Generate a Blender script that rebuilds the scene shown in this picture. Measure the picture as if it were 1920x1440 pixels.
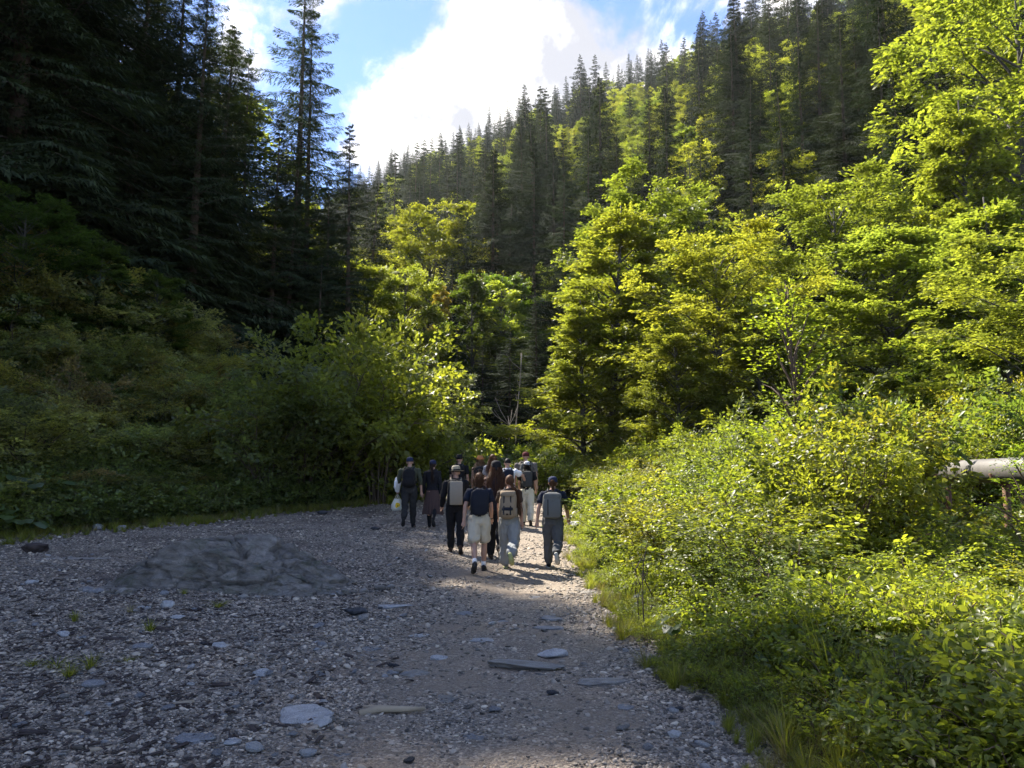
import bpy, math, random
import numpy as np
from mathutils import Vector, Matrix, noise as mnoise
R = math.radians
rng = np.random.default_rng(7)
random.seed(7)
for o in list(bpy.data.objects): bpy.data.objects.remove(o)
scene = bpy.context.scene
col = scene.collection

# ------------------------------------------------------------------ camera
CAM_H, PITCH, FPX = 1.65, R(6.33), 1442.0
cam_data = bpy.data.cameras.new('camera'); cam = bpy.data.objects.new('camera', cam_data); col.objects.link(cam)
cam.location = (0, 0, CAM_H); cam.rotation_euler = (R(90)+PITCH, 0, 0)
cam_data.sensor_width = 36; cam_data.lens = 18/(960/FPX); cam_data.clip_start = .05; cam_data.clip_end = 3000
scene.camera = cam
# ------------------------------------------------------------------ light
SUN_EL, SUN_AZ = R(47), R(40)          # azimuth: left of straight ahead (+Y)
sun_dir = Vector((-math.sin(SUN_AZ)*math.cos(SUN_EL), math.cos(SUN_AZ)*math.cos(SUN_EL), math.sin(SUN_EL)))
sd = bpy.data.lights.new('sun', 'SUN'); sd.energy = 2.0; sd.angle = R(.53); sd.color = (1, .93, .82)
sun = bpy.data.objects.new('sun', sd); col.objects.link(sun)
sun.rotation_euler = (-sun_dir).to_track_quat('-Z', 'Y').to_euler()
world = bpy.data.worlds.new('World'); scene.world = world; world.use_nodes = True
nt = world.node_tree; N = nt.nodes; L = nt.links
for n in list(N): N.remove(n)
def wn(t, **k):
    n = N.new(t)
    for a, b in k.items(): setattr(n, a, b)
    return n
def wmath(op, a, b=None, c=None):
    n = N.new('ShaderNodeMath'); n.operation = op
    for i, s in enumerate((a, b, c)):
        if s is None: continue
        if isinstance(s, (int, float)): n.inputs[i].default_value = s
        else: L.new(s, n.inputs[i])
    return n.outputs[0]
sky = wn('ShaderNodeTexSky', sky_type='NISHITA', sun_disc=False)
sky.sun_elevation = SUN_EL; sky.sun_rotation = -SUN_AZ; sky.altitude = 900; sky.air_density = 1.0; sky.dust_density = .1; sky.ozone_density = 1.4
tc = wn('ShaderNodeTexCoord')
sep = wn('ShaderNodeSeparateXYZ'); L.new(tc.outputs['Generated'], sep.inputs[0])
# cloud deck coordinates: direction flattened a little so that clouds stretch with the horizon
n1 = wn('ShaderNodeTexNoise'); n1.inputs['Scale'].default_value = 5.5; n1.inputs['Detail'].default_value = 12; n1.inputs['Roughness'].default_value = .62; n1.inputs['Distortion'].default_value = .35
L.new(tc.outputs['Generated'], n1.inputs['Vector'])
n2 = wn('ShaderNodeTexNoise'); n2.inputs['Scale'].default_value = 2.1; n2.inputs['Detail'].default_value = 4
L.new(tc.outputs['Generated'], n2.inputs['Vector'])
n3 = wn('ShaderNodeTexNoise'); n3.inputs['Scale'].default_value = 9; n3.inputs['Detail'].default_value = 8; n3.inputs['Roughness'].default_value = .6
L.new(tc.outputs['Generated'], n3.inputs['Vector'])
az = wmath('ARCTAN2', sep.outputs[0], sep.outputs[1]); el = wmath('ARCSINE', sep.outputs[2])
# the large bank of cloud over the valley
dx = wmath('DIVIDE', wmath('SUBTRACT', az, R(2.2)), R(15.0)); dy = wmath('DIVIDE', wmath('SUBTRACT', el, R(23.5)), R(9.3))
rr = wmath('SQRT', wmath('ADD', wmath('MULTIPLY', dx, dx), wmath('MULTIPLY', dy, dy)))
bank = wmath('MULTIPLY', wmath('SUBTRACT', 1.0, rr), .62)
bank = wmath('MAXIMUM', bank, -.045)  # floor adds cloud all around the sky, raised for more neutral fill light
dens = wmath('ADD', wmath('ADD', wmath('MULTIPLY', n1.outputs[0], 1.1), wmath('MULTIPLY', n2.outputs[0], .35)), bank)
cm = wn('ShaderNodeMapRange', interpolation_type='SMOOTHSTEP'); L.new(dens, cm.inputs[0]); cm.inputs[1].default_value = .70; cm.inputs[2].default_value = .86
cr = wn('ShaderNodeValToRGB'); L.new(n3.outputs[0], cr.inputs[0])
cr.color_ramp.elements[0].position = .42; cr.color_ramp.elements[0].color = (.235, .24, .265, 1)
cr.color_ramp.elements[1].position = .66; cr.color_ramp.elements[1].color = (1.12, 1.04, .95, 1); e_ = cr.color_ramp.elements.new(.535); e_.color = (.44, .43, .425, 1)
SKY_K = .15; CLOUD = 2.8
cs = wn('ShaderNodeVectorMath', operation='SCALE'); L.new(cr.outputs[0], cs.inputs[0]); cs.inputs['Scale'].default_value = CLOUD
blue = wn('ShaderNodeVectorMath', operation='MULTIPLY'); L.new(sky.outputs[0], blue.inputs[0]); blue.inputs[1].default_value = (.185, .20, .25)
mx = wn('ShaderNodeMix', data_type='RGBA'); L.new(cm.outputs[0], mx.inputs[0]); L.new(blue.outputs[0], mx.inputs[6]); L.new(cs.outputs[0], mx.inputs[7])
bg = wn('ShaderNodeBackground'); bg.inputs['Strength'].default_value = SKY_K; L.new(mx.outputs[2], bg.inputs['Color'])
wo = wn('ShaderNodeOutputWorld'); L.new(bg.outputs[0], wo.inputs['Surface'])
scene.view_settings.view_transform = 'Standard'; scene.view_settings.look = 'None'; scene.view_settings.gamma = 1
scene.view_settings.exposure = 3.0; scene.view_settings.use_curve_mapping = False
scene.render.engine = 'CYCLES'
cy = scene.cycles
cy.max_bounces = 6; cy.diffuse_bounces = 4; cy.transmission_bounces = 4; cy.transparent_max_bounces = 6; cy.glossy_bounces = 2; cy.volume_bounces = 0
cy.use_denoising = True; cy.denoiser = 'OPENIMAGEDENOISE'; cy.sample_clamp_indirect = 6; cy.use_adaptive_sampling = True; cy.adaptive_threshold = .02
cy.caustics_reflective = False; cy.caustics_refractive = False

# ------------------------------------------------------------------ helpers
def tag(o, label=None, cat=None, group=None, kind=None):
    if label: o['label'] = label
    if cat: o['category'] = cat
    if group: o['group'] = group
    if kind: o['kind'] = kind
    return o
class MB:
    def __init__(s): s.v = []; s.f = []; s.m = []; s.n = 0
    def add(s, v, f, mat=0):
        v = np.asarray(v, dtype=np.float64).reshape(-1, 3)
        if isinstance(f, list) and len(f) and len({len(q) for q in f}) > 1:
            g = {}
            for q in f: g.setdefault(len(q), []).append(q)
            fs = [np.array(q, dtype=np.int64) for q in g.values()]
        else: fs = [np.asarray(f, dtype=np.int64)]
        for q in fs:
            s.f.append(q + s.n); s.m.append(np.full(len(q), mat, dtype=np.int32))
        s.v.append(v); s.n += len(v)
        return s
    def mesh(s, name, mats, smooth=False):
        v = np.concatenate(s.v); me = bpy.data.meshes.new(name)
        me.vertices.add(len(v)); me.vertices.foreach_set('co', v.astype(np.float32).ravel())
        tot = np.concatenate([np.full(len(f), f.shape[1], dtype=np.int32) for f in s.f])
        li = np.concatenate([f.ravel() for f in s.f]).astype(np.int32)
        st = np.concatenate([[0], np.cumsum(tot)[:-1]]).astype(np.int32)
        me.loops.add(len(li)); me.loops.foreach_set('vertex_index', li)
        me.polygons.add(len(tot)); me.polygons.foreach_set('loop_start', st); me.polygons.foreach_set('loop_total', tot)
        me.polygons.foreach_set('material_index', np.concatenate(s.m))
        if smooth: me.polygons.foreach_set('use_smooth', np.ones(len(tot), dtype=bool))
        for m in (mats if isinstance(mats, (list, tuple)) else [mats]): me.materials.append(m)
        me.update(calc_edges=True); me.validate()
        return me
def link(name, me, parent=None, loc=None, rot=None, scale=None):
    o = bpy.data.objects.new(name, me); col.objects.link(o)
    if parent: o.parent = parent
    if loc is not None: o.location = loc
    if rot is not None: o.rotation_euler = rot
    if scale is not None: o.scale = scale
    return o
def empty(name, loc=(0, 0, 0), rot=(0, 0, 0), scale=(1, 1, 1)): return link(name, None, None, loc, rot, scale)
def unit(a):
    a = np.asarray(a, dtype=float); return a/np.maximum(np.linalg.norm(a, axis=-1, keepdims=True), 1e-9)
def frames(d, up=(0, 0, 1), roll=None):
    """(n,3) directions -> (n,3,3) with columns X=d, Y, Z"""
    d = unit(d); u = np.broadcast_to(np.asarray(up, float), d.shape)
    y = np.cross(u, d); bad = np.linalg.norm(y, axis=1) < 1e-3; y[bad] = (0, 1, 0); y = unit(y); z = np.cross(d, y)
    if roll is not None:
        c, s_ = np.cos(roll)[:, None], np.sin(roll)[:, None]; y, z = y*c+z*s_, z*c-y*s_
    return np.stack([d, y, z], axis=2)
def stamp(tv, tf, pos, fr, sc):
    """copies of template (tv,tf) at pos (n,3), frames (n,3,3), scale (n,) or (n,3)"""
    sc = np.asarray(sc, float); sc = sc[:, None] if sc.ndim == 1 else sc
    loc = tv[None]*sc[:, None, :]
    v = np.einsum('nij,nkj->nki', fr, loc)+pos[:, None]
    f = tf[None]+(np.arange(len(pos))*len(tv))[:, None, None]
    return v.reshape(-1, 3), f.reshape(-1, tf.shape[1])
def tube(pts, rad, sides=6, cap=True, ry=None, up=(0, 0, 1)):
    pts = np.asarray(pts, float); n = len(pts); rad = np.broadcast_to(np.asarray(rad, float), (n,))
    ry = rad if ry is None else np.broadcast_to(np.asarray(ry, float), (n,))
    t = np.gradient(pts, axis=0); fr = frames(t, up)
    a = np.arange(sides)/sides*2*math.pi
    ring = pts[:, None]+fr[:, None, :, 1]*(np.cos(a)[None, :, None]*rad[:, None, None])+fr[:, None, :, 2]*(np.sin(a)[None, :, None]*ry[:, None, None])
    v = ring.reshape(-1, 3); i = np.arange(n-1)[:, None]*sides; j = np.arange(sides)[None]; k = (j+1) % sides
    f = np.stack([i+j, i+k, i+sides+k, i+sides+j], axis=2).reshape(-1, 4)
    fl = f.tolist()
    if cap: fl.append(list(range(sides))[::-1]); fl.append([(n-1)*sides+q for q in range(sides)])
    return v, fl
def ico(sub=1):
    import bmesh
    b = bmesh.new(); bmesh.ops.create_icosphere(b, subdivisions=sub, radius=1)
    v = np.array([w.co[:] for w in b.verts]); f = np.array([[w.index for w in q.verts] for q in b.faces]); b.free(); return v, f
def nz(p, s=1.0, oct=3):
    """fractal noise per point (n,3) -> about -1..1"""
    return np.array([mnoise.fractal(Vector(q*s), 1.0, 2.0, oct) for q in np.asarray(p, float)])
_perm = np.random.default_rng(3).random((256, 256))
def vn(x, y, s):
    """fast 2-D value noise, -1..1"""
    x = np.asarray(x, float)/s; y = np.asarray(y, float)/s
    xi = np.floor(x).astype(int); yi = np.floor(y).astype(int); fx = x-xi; fy = y-yi
    fx = fx*fx*(3-2*fx); fy = fy*fy*(3-2*fy); g = lambda a, b: _perm[a & 255, b & 255]
    return ((g(xi, yi)*(1-fx)+g(xi+1, yi)*fx)*(1-fy)+(g(xi, yi+1)*(1-fx)+g(xi+1, yi+1)*fx)*fy)*2-1
def sstep(a, b, x): t = np.clip((x-a)/(b-a), 0, 1); return t*t*(3-2*t)
def smin(a, b, k): h = np.clip(.5+.5*(b-a)/k, 0, 1); return b*(1-h)+a*h-k*h*(1-h)

# ------------------------------------------------------------------ terrain
HN = np.array([math.sin(R(46)), math.cos(R(46))]); HC, HD, HS = 48.0, 260.0, .70
def s_left(x, y):
    s1 = (x+12.2)*-.846+(y-18.3)*.533
    s2 = (x+3.4)*-.69+(y-36.0)*-.72
    return smin(s1, s2, 5.0)
def path_z(y): return np.interp(y, [-50, 4, 9, 13.3, 20.6, 26, 34, 60, 90, 400], [0, 0, -.06, -.12, .14, .34, .6, 1.4, 3, 20])
def edge_r(y): return np.interp(y, [-10, 4, 8, 14, 18, 24, 30, 38, 50], [1.55, 1.5, 1.4, 1.35, 1.5, 1.9, 1.7, .2, -4])
def zt(x, y, fine=True):
    x = np.asarray(x, float); y = np.asarray(y, float)
    z = path_z(y)*np.ones_like(x)
    s = s_left(x, y)+vn(x, y, 4.0)*.5
    rise = np.where(s > 0, .72*s*s/(s+2.0), 0); rise = np.where(s > 16, rise-(s-16)*.18, rise)
    z = z+rise+(s > .5)*vn(x+9, y, 2.3)*.35*sstep(.5, 3, s)
    h = x*HN[0]+y*HN[1]; hh = h-HC+vn(x, y, 28)*5+vn(x+70, y, 11)*1.5
    lift = np.where(hh > 0, HS*hh*hh/(hh+9.0), 0)
    top = HS*(HD-HC); lift = smin(lift, np.full_like(lift, top)+vn(x, y, 60)*4-np.maximum(h-HD, 0)*.35, 14.0)
    z = z+np.maximum(lift, 0)*(h > HC-8)
    dr = x-edge_r(y)                                     # verge and thicket floor, right of the path
    z = z+np.where((dr > 0) & (h < HC), sstep(0, 1.2, dr)*.06-sstep(1.5, 6, dr)*.35, 0)*(1-sstep(HC-14, HC, h))
    if fine: z = z+vn(x, y, 1.7)*.035+vn(x, y+33, .6)*.012
    return z
def zg(x, y): return float(zt(np.array([x]), np.array([y]))[0])
def project(x, y, z):
    """world -> pixel of the 1920x1440 picture"""
    f = y*math.cos(PITCH)+(z-CAM_H)*math.sin(PITCH); u = -y*math.sin(PITCH)+(z-CAM_H)*math.cos(PITCH)
    return 960+FPX*x/f, 720-FPX*u/f, f
def ray(px, py):
    u, r = (720-py)/FPX, (px-960)/FPX
    return np.array([r, math.cos(PITCH)-u*math.sin(PITCH), math.sin(PITCH)+u*math.cos(PITCH)])
def hit(px, py):
    """where the ray of a pixel of the photograph meets the ground"""
    d = ray(px, py); t = np.arange(1.0, 400, .02); P = np.array([0, 0, CAM_H])+t[:, None]*d
    k = np.argmax(P[:, 2] < zt(P[:, 0], P[:, 1])); return P[k]

# ------------------------------------------------------------------ materials
def mat(name, build, bump=None):
    m = bpy.data.materials.new(name); m.use_nodes = True; t = m.node_tree
    for n in list(t.nodes): t.nodes.remove(n)
    out = t.nodes.new('ShaderNodeOutputMaterial'); build(t, out); return m
class NB:
    def __init__(s, t): s.t = t
    def n(s, typ, ins=None, **k):
        q = s.t.nodes.new(typ)
        for a, b in k.items(): setattr(q, a, b)
        for a, b in (ins or {}).items():
            if isinstance(b, bpy.types.NodeSocket): s.t.links.new(b, q.inputs[a])
            else: q.inputs[a].default_value = b
        return q
    def ramp(s, fac, stops):
        q = s.n('ShaderNodeValToRGB', {0: fac}); e = q.color_ramp.elements
        while len(e) < len(stops): e.new(.5)
        for i, (p, c) in enumerate(stops): e[i].position = p; e[i].color = (*c, 1) if len(c) == 3 else c
        return q.outputs[0]
    def noise(s, scale, detail=4, rough=.55, vec=None, dist=0):
        q = s.n('ShaderNodeTexNoise', {'Scale': scale, 'Detail': detail, 'Roughness': rough, 'Distortion': dist})
        if vec is not None: s.t.links.new(vec, q.inputs['Vector'])
        return q.outputs[0]
    def mix(s, f, a, b, bt='MIX'):
        q = s.n('ShaderNodeMix', data_type='RGBA', blend_type=bt)
        for i, x in ((0, f), (6, a), (7, b)):
            if isinstance(x, bpy.types.NodeSocket): s.t.links.new(x, q.inputs[i])
            else: q.inputs[i].default_value = x if i == 0 else (*x, 1)
        return q.outputs[2]
    def math(s, op, a, b=0.0):
        return s.n('ShaderNodeMath', {0: a, 1: b}, operation=op).outputs[0]
def simple(name, colr, rough=.8, var=.25, scale=30, bump=.3, bscale=None, spec=.3, metal=0, dist=.01):
    def b(t, out):
        q = NB(t); tcx = q.n('ShaderNodeTexCoord').outputs['Object']
        n_ = q.noise(scale, 5, .6, tcx); c = q.mix(n_, tuple(x*(1-var) for x in colr), tuple(min(1, x*(1+var)) for x in colr))
        bs = q.n('ShaderNodeBsdfPrincipled', {'Base Color': c, 'Roughness': rough, 'Specular IOR Level': spec, 'Metallic': metal})
        if bump:
            bn = q.n('ShaderNodeBump', {'Strength': bump, 'Distance': dist, 'Height': q.noise(bscale or scale*2, 4, .6, tcx)})
            t.links.new(bn.outputs[0], bs.inputs['Normal'])
        t.links.new(bs.outputs[0], out.inputs[0])
    return mat(name, b)
def leafmat(name, colr=None, trans=.5, rough=.45, var=.35, tcol=(1.55, 1.35, .35), spec=.35):
    """a thin leaf: reflects and lets light through; colour of the object (obj.color) unless colr is given"""
    def b(t, out):
        q = NB(t); geo = q.n('ShaderNodeNewGeometry'); oi = q.n('ShaderNodeObjectInfo')
        base = oi.outputs['Color'] if colr is None else q.n('ShaderNodeRGB').outputs[0]
        if colr is not None: t.nodes[-1].outputs[0].default_value = (*colr, 1)
        isl = geo.outputs['Random Per Island']
        v1 = q.mix(isl, (1-var, 1-var, 1-var), (1+var, 1+var*.9, 1))
        patch = q.noise(.35, 3, .6, geo.outputs['Position']); v2 = q.ramp(patch, [(.3, (.8, .86, .9)), (.7, (1.16, 1.12, .9))])
        c = q.mix(1, q.mix(1, base, v1, 'MULTIPLY'), v2, 'MULTIPLY')
        hs = q.n('ShaderNodeHueSaturation', {'Hue': q.math('ADD', .489, q.math('MULTIPLY', oi.outputs['Random'], .016)), 'Color': c})
        c = hs.outputs[0]
        bs = q.n('ShaderNodeBsdfPrincipled', {'Base Color': c, 'Roughness': rough, 'Specular IOR Level': spec})
        tr = q.n('ShaderNodeBsdfTranslucent', {'Color': q.mix(1, c, tcol, 'MULTIPLY')})
        m = q.n('ShaderNodeMixShader', {0: trans, 1: bs.outputs[0], 2: tr.outputs[0]})
        t.links.new(m.outputs[0], out.inputs[0])
    return mat(name, b)
M = {}
M['leaf'] = leafmat('leaf', None, .55, tcol=(3.0, 2.85, 1.2))
M['leaf_gloss'] = leafmat('shrub_leaf', None, .5, rough=.42, spec=.4, tcol=(3.0, 2.85, 1.2))
M['needle'] = leafmat('conifer_needles', None, .15, rough=.75, var=.35, tcol=(1.5, 1.6, .6), spec=.08)
M['grass'] = leafmat('grass_blade', (.15, .175, .055), .5, var=.4, tcol=(2.4, 2.2, .8))
M['drygrass'] = leafmat('dry_grass_blade', (.24, .21, .10), .35, var=.3, tcol=(1.2, 1.15, .7))
M['herb'] = leafmat('herb_leaf', (.125, .155, .04), .5, rough=.4, var=.4, tcol=(2.9, 2.8, 1.0))
M['herbdark'] = leafmat('bank_herb_leaf', (.11, .145, .055), .35, rough=.4, var=.45, tcol=(1.8, 1.7, .6))
M['bark'] = simple('bark', (.115, .09, .07), .95, .5, 9, 1.0, 14, .1, dist=.05)
M['greybark'] = simple('grey_bark', (.085, .078, .066), .9, .4, 7, .8, 12, .15, dist=.04)
M['twig'] = simple('twig_bark', (.10, .07, .05), .9, .3, 20, 0)
M['deadwood'] = simple('dead_wood', (.32, .28, .24), .9, .4, 8, .7, 18, .1, dist=.02)

def m_gravel(t, out):
    q = NB(t); P = q.n('ShaderNodeNewGeometry').outputs['Position']
    vo = q.n('ShaderNodeTexVoronoi', {'Vector': P, 'Scale': 48.0, 'Randomness': 1.0}); vo2 = q.n('ShaderNodeTexVoronoi', {'Vector': P, 'Scale': 110.0})
    sp = q.n('ShaderNodeSeparateColor', {0: vo.outputs['Color']}); sp2 = q.n('ShaderNodeSeparateColor', {0: vo2.outputs['Color']})
    c1 = q.ramp(sp.outputs[0], [(0, (.05, .047, .046)), (.4, (.105, .098, .095)), (.72, (.2, .19, .182)), (.93, (.29, .275, .26)), (1, (.42, .4, .38))])
    c2 = q.ramp(sp2.outputs[1], [(0, (.045, .041, .04)), (.6, (.12, .108, .1)), (1, (.3, .275, .25))])
    gr = q.mix(q.ramp(q.noise(5, 4, .7, P), [(.45, (0, 0, 0)), (.6, (1, 1, 1))]), c1, c2)
    dirt = q.ramp(q.noise(40, 6, .7, P), [(.3, (.11, .094, .08)), (.7, (.21, .183, .158))])
    dm = q.ramp(q.noise(.55, 5, .6, P), [(.38, (0, 0, 0)), (.56, (.9, .9, .9))])
    px = q.n('ShaderNodeSeparateXYZ', {0: P}).outputs[0]
    trk = q.n('ShaderNodeMapRange', {0: px, 1: -2.6, 2: -.9}).outputs[0]
    dm = q.math('MULTIPLY', dm, q.math('ADD', .12, q.math('MULTIPLY', trk, .62)))
    c = q.mix(dm, gr, dirt)
    c = q.mix(1, c, (1.62, 1.46, 1.22), 'MULTIPLY')
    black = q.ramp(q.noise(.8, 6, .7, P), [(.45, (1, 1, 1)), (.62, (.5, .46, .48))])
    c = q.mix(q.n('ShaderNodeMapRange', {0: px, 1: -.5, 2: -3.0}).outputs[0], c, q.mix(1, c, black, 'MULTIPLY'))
    bs = q.n('ShaderNodeBsdfPrincipled', {'Base Color': c, 'Roughness': .8, 'Specular IOR Level': .35})
    hgt = q.math('ADD', q.math('MULTIPLY', vo.outputs['Distance'], -1.0), q.math('MULTIPLY', q.noise(90, 4, .6, P), .6))
    bn = q.n('ShaderNodeBump', {'Strength': .9, 'Distance': .02, 'Height': hgt}); t.links.new(bn.outputs[0], bs.inputs['Normal'])
    t.links.new(bs.outputs[0], out.inputs[0])
M['gravel'] = mat('gravel_ground', m_gravel)
def m_soil(t, out, a=(.045, .036, .022), b_=(.075, .085, .03), c_=(.12, .085, .05)):
    q = NB(t); P = q.n('ShaderNodeNewGeometry').outputs['Position']
    c = q.ramp(q.noise(1.3, 8, .7, P), [(.35, a), (.55, b_), (.75, c_)])
    c = q.mix(q.noise(14, 5, .7, P), q.mix(1, c, (.5, .5, .5), 'MULTIPLY'), q.mix(1, c, (1.4, 1.4, 1.4), 'MULTIPLY'))
    bs = q.n('ShaderNodeBsdfPrincipled', {'Base Color': c, 'Roughness': .95, 'Specular IOR Level': .1})
    bn = q.n('ShaderNodeBump', {'Strength': 1, 'Distance': .08, 'Height': q.noise(9, 6, .7, P)}); t.links.new(bn.outputs[0], bs.inputs['Normal'])
    t.links.new(bs.outputs[0], out.inputs[0])
M['soil'] = mat('soil_and_moss', lambda t, o: m_soil(t, o, (.075, .055, .038), (.09, .095, .045), (.16, .115, .075)))
M['forestfloor'] = mat('forest_floor', lambda t, o: m_soil(t, o, (.03, .03, .015), (.045, .06, .02), (.06, .055, .03)))
def rockmat(name, ca, cb, cc, scale=6, speck=.0, stretch=(1, 1, 1), rot=0, moss=0):
    def b(t, out):
        q = NB(t); tcx = q.n('ShaderNodeTexCoord').outputs['Object']
        mp = q.n('ShaderNodeMapping', {'Vector': tcx, 'Scale': stretch, 'Rotation': (0, 0, rot)}).outputs[0]
        n_ = q.noise(scale, 9, .68, mp, .6)
        c = q.ramp(n_, [(.34, ca), (.5, cb), (.68, cc)])
        ve = q.n('ShaderNodeTexVoronoi', {'Vector': mp, 'Scale': scale*1.3}, feature='DISTANCE_TO_EDGE'); c = q.mix(q.ramp(ve.outputs['Distance'], [(0, (.4, .4, .4)), (.025, (0, 0, 0))]), c, tuple(x*.5 for x in ca))
        fs = q.noise(scale*25, 3, .7, tcx)
        c = q.mix(q.math('MULTIPLY', fs, .8), c, q.mix(1, c, (.45, .45, .47), 'MULTIPLY'))
        if speck:
            c = q.mix(q.ramp(q.noise(scale*14, 2, .5, tcx), [(.52, (0, 0, 0)), (.6, (speck,)*3)]), c, (.62, .62, .63))
        if moss:
            nx = q.n('ShaderNodeSeparateXYZ', {0: q.n('ShaderNodeNewGeometry').outputs['Normal']}).outputs[2]
            mm = q.math('MULTIPLY', q.ramp(q.noise(3.2, 6, .7, tcx), [(.48, (0, 0, 0)), (.62, (moss,)*3)]), nx)
            c = q.mix(mm, c, (.07, .085, .03))
        bs = q.n('ShaderNodeBsdfPrincipled', {'Base Color': c, 'Roughness': .75, 'Specular IOR Level': .3})
        hh = q.math('ADD', n_, q.math('MULTIPLY', fs, .35))
        bn = q.n('ShaderNodeBump', {'Strength': .9, 'Distance': .06/max(scale/6, .3), 'Height': hh}); t.links.new(bn.outputs[0], bs.inputs['Normal'])
        t.links.new(bs.outputs[0], out.inputs[0])
    return mat(name, b)
M['boulder'] = rockmat('boulder_stone', (.15, .135, .112), (.31, .282, .242), (.5, .462, .405), 2.3, 0, (1, 1.3, 2.2), 0, .6)
M['pale'] = rockmat('pale_granite', (.36, .355, .345), (.55, .54, .525), (.7, .69, .67), 9, .8)
M['blue'] = rockmat('blue_grey_slate', (.21, .21, .21), (.33, .33, .33), (.46, .46, .465), 9, .2)
M['grain'] = rockmat('banded_schist', (.28, .255, .22), (.46, .43, .385), (.62, .585, .53), 5, 0, (1, 7, 7))
M['darkrock'] = rockmat('dark_shale', (.03, .032, .036), (.07, .072, .08), (.14, .145, .155), 10)
M['white'] = rockmat('white_quartz', (.38, .37, .35), (.58, .57, .55), (.72, .71, .69), 12)
def m_pebble(t, out):
    q = NB(t); oi = q.n('ShaderNodeObjectInfo').outputs['Random']; tcx = q.n('ShaderNodeTexCoord').outputs['Object']
    c = q.ramp(oi, [(0, (.045, .043, .043)), (.3, (.10, .096, .094)), (.55, (.17, .163, .158)), (.75, (.25, .236, .222)), (.93, (.32, .30, .28)), (1, (.46, .44, .41))])
    c = q.mix(q.noise(3, 5, .7, tcx), q.mix(1, c, (.55, .55, .55), 'MULTIPLY'), q.mix(1, c, (1.35, 1.35, 1.35), 'MULTIPLY'))
    c = q.mix(1, c, (1.5, 1.35, 1.13), 'MULTIPLY')
    bs = q.n('ShaderNodeBsdfPrincipled', {'Base Color': c, 'Roughness': .7, 'Specular IOR Level': .35}); t.links.new(bs.outputs[0], out.inputs[0])
M['pebble'] = mat('pebble_stone', m_pebble)
M['barkchip'] = simple('bark_chip', (.055, .042, .038), .9, .5, 5, 0)

# ------------------------------------------------------------------ ground sheets: one grid, split by region
def spaced(lo, hi, fine_lo, fine_hi, step, grow):
    a = [fine_lo]
    while a[-1] < fine_hi: a.append(a[-1]+step)
    s = step
    while a[-1] < hi: s *= grow; a.append(a[-1]+min(s, 12))
    b = [fine_lo]; s = step
    while b[-1] > lo: s *= grow; b.append(b[-1]-min(s, 12))
    return np.array(b[1:][::-1]+a)
gx = spaced(-520, 420, -8, 4.5, .09, 1.035); gy = spaced(-40, 560, 3, 16, .09, 1.035)
GX, GY = np.meshgrid(gx, gy); GZ = zt(GX, GY)
# small relief of the gravel itself
near = sstep(30, 12, np.abs(GY))*(GX < 6)*(GX > -12)
GZ = GZ+near*(vn(GX, GY, .22)*.010+vn(GX+5, GY, .11)*.006)
gv = np.stack([GX, GY, GZ], axis=2).reshape(-1, 3); W = len(gx)
ii, jj = np.meshgrid(np.arange(len(gy)-1), np.arange(W-1), indexing='ij'); a0 = (ii*W+jj).ravel()
gf = np.stack([a0, a0+1, a0+W+1, a0+W], axis=1)
ctr = gv[gf].mean(axis=1); cx_, cy_ = ctr[:, 0], ctr[:, 1]
def in_path(x, y):
    e = edge_r(y)+vn(x, y, .8)*.22+vn(x, y, .3)*.1
    return (x < e) & (s_left(x, y) < vn(x+3, y, 1.3)*.35-.1) & (y < 60) & (x*HN[0]+y*HN[1] < HC-3) & (x > -26)
pm = in_path(cx_, cy_); hm = (cx_*HN[0]+cy_*HN[1]) > HC-5; lm = (s_left(cx_, cy_) > -.5) & ~pm & ~hm
def sheet(name, mask, m):
    f = gf[mask]; u, inv = np.unique(f, return_inverse=True)
    me = MB().add(gv[u], inv.reshape(-1, 4)).mesh(name, m, True); o = link(name, me); tag(o, kind='structure'); return o
path_o = sheet('gravel_path', pm, M['gravel']); hill_o = sheet('hillside', hm & ~pm, M['forestfloor'])
bank_o = sheet('bank', lm, M['soil']); ground_o = sheet('ground', ~(pm | hm | lm), M['soil'])

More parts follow.
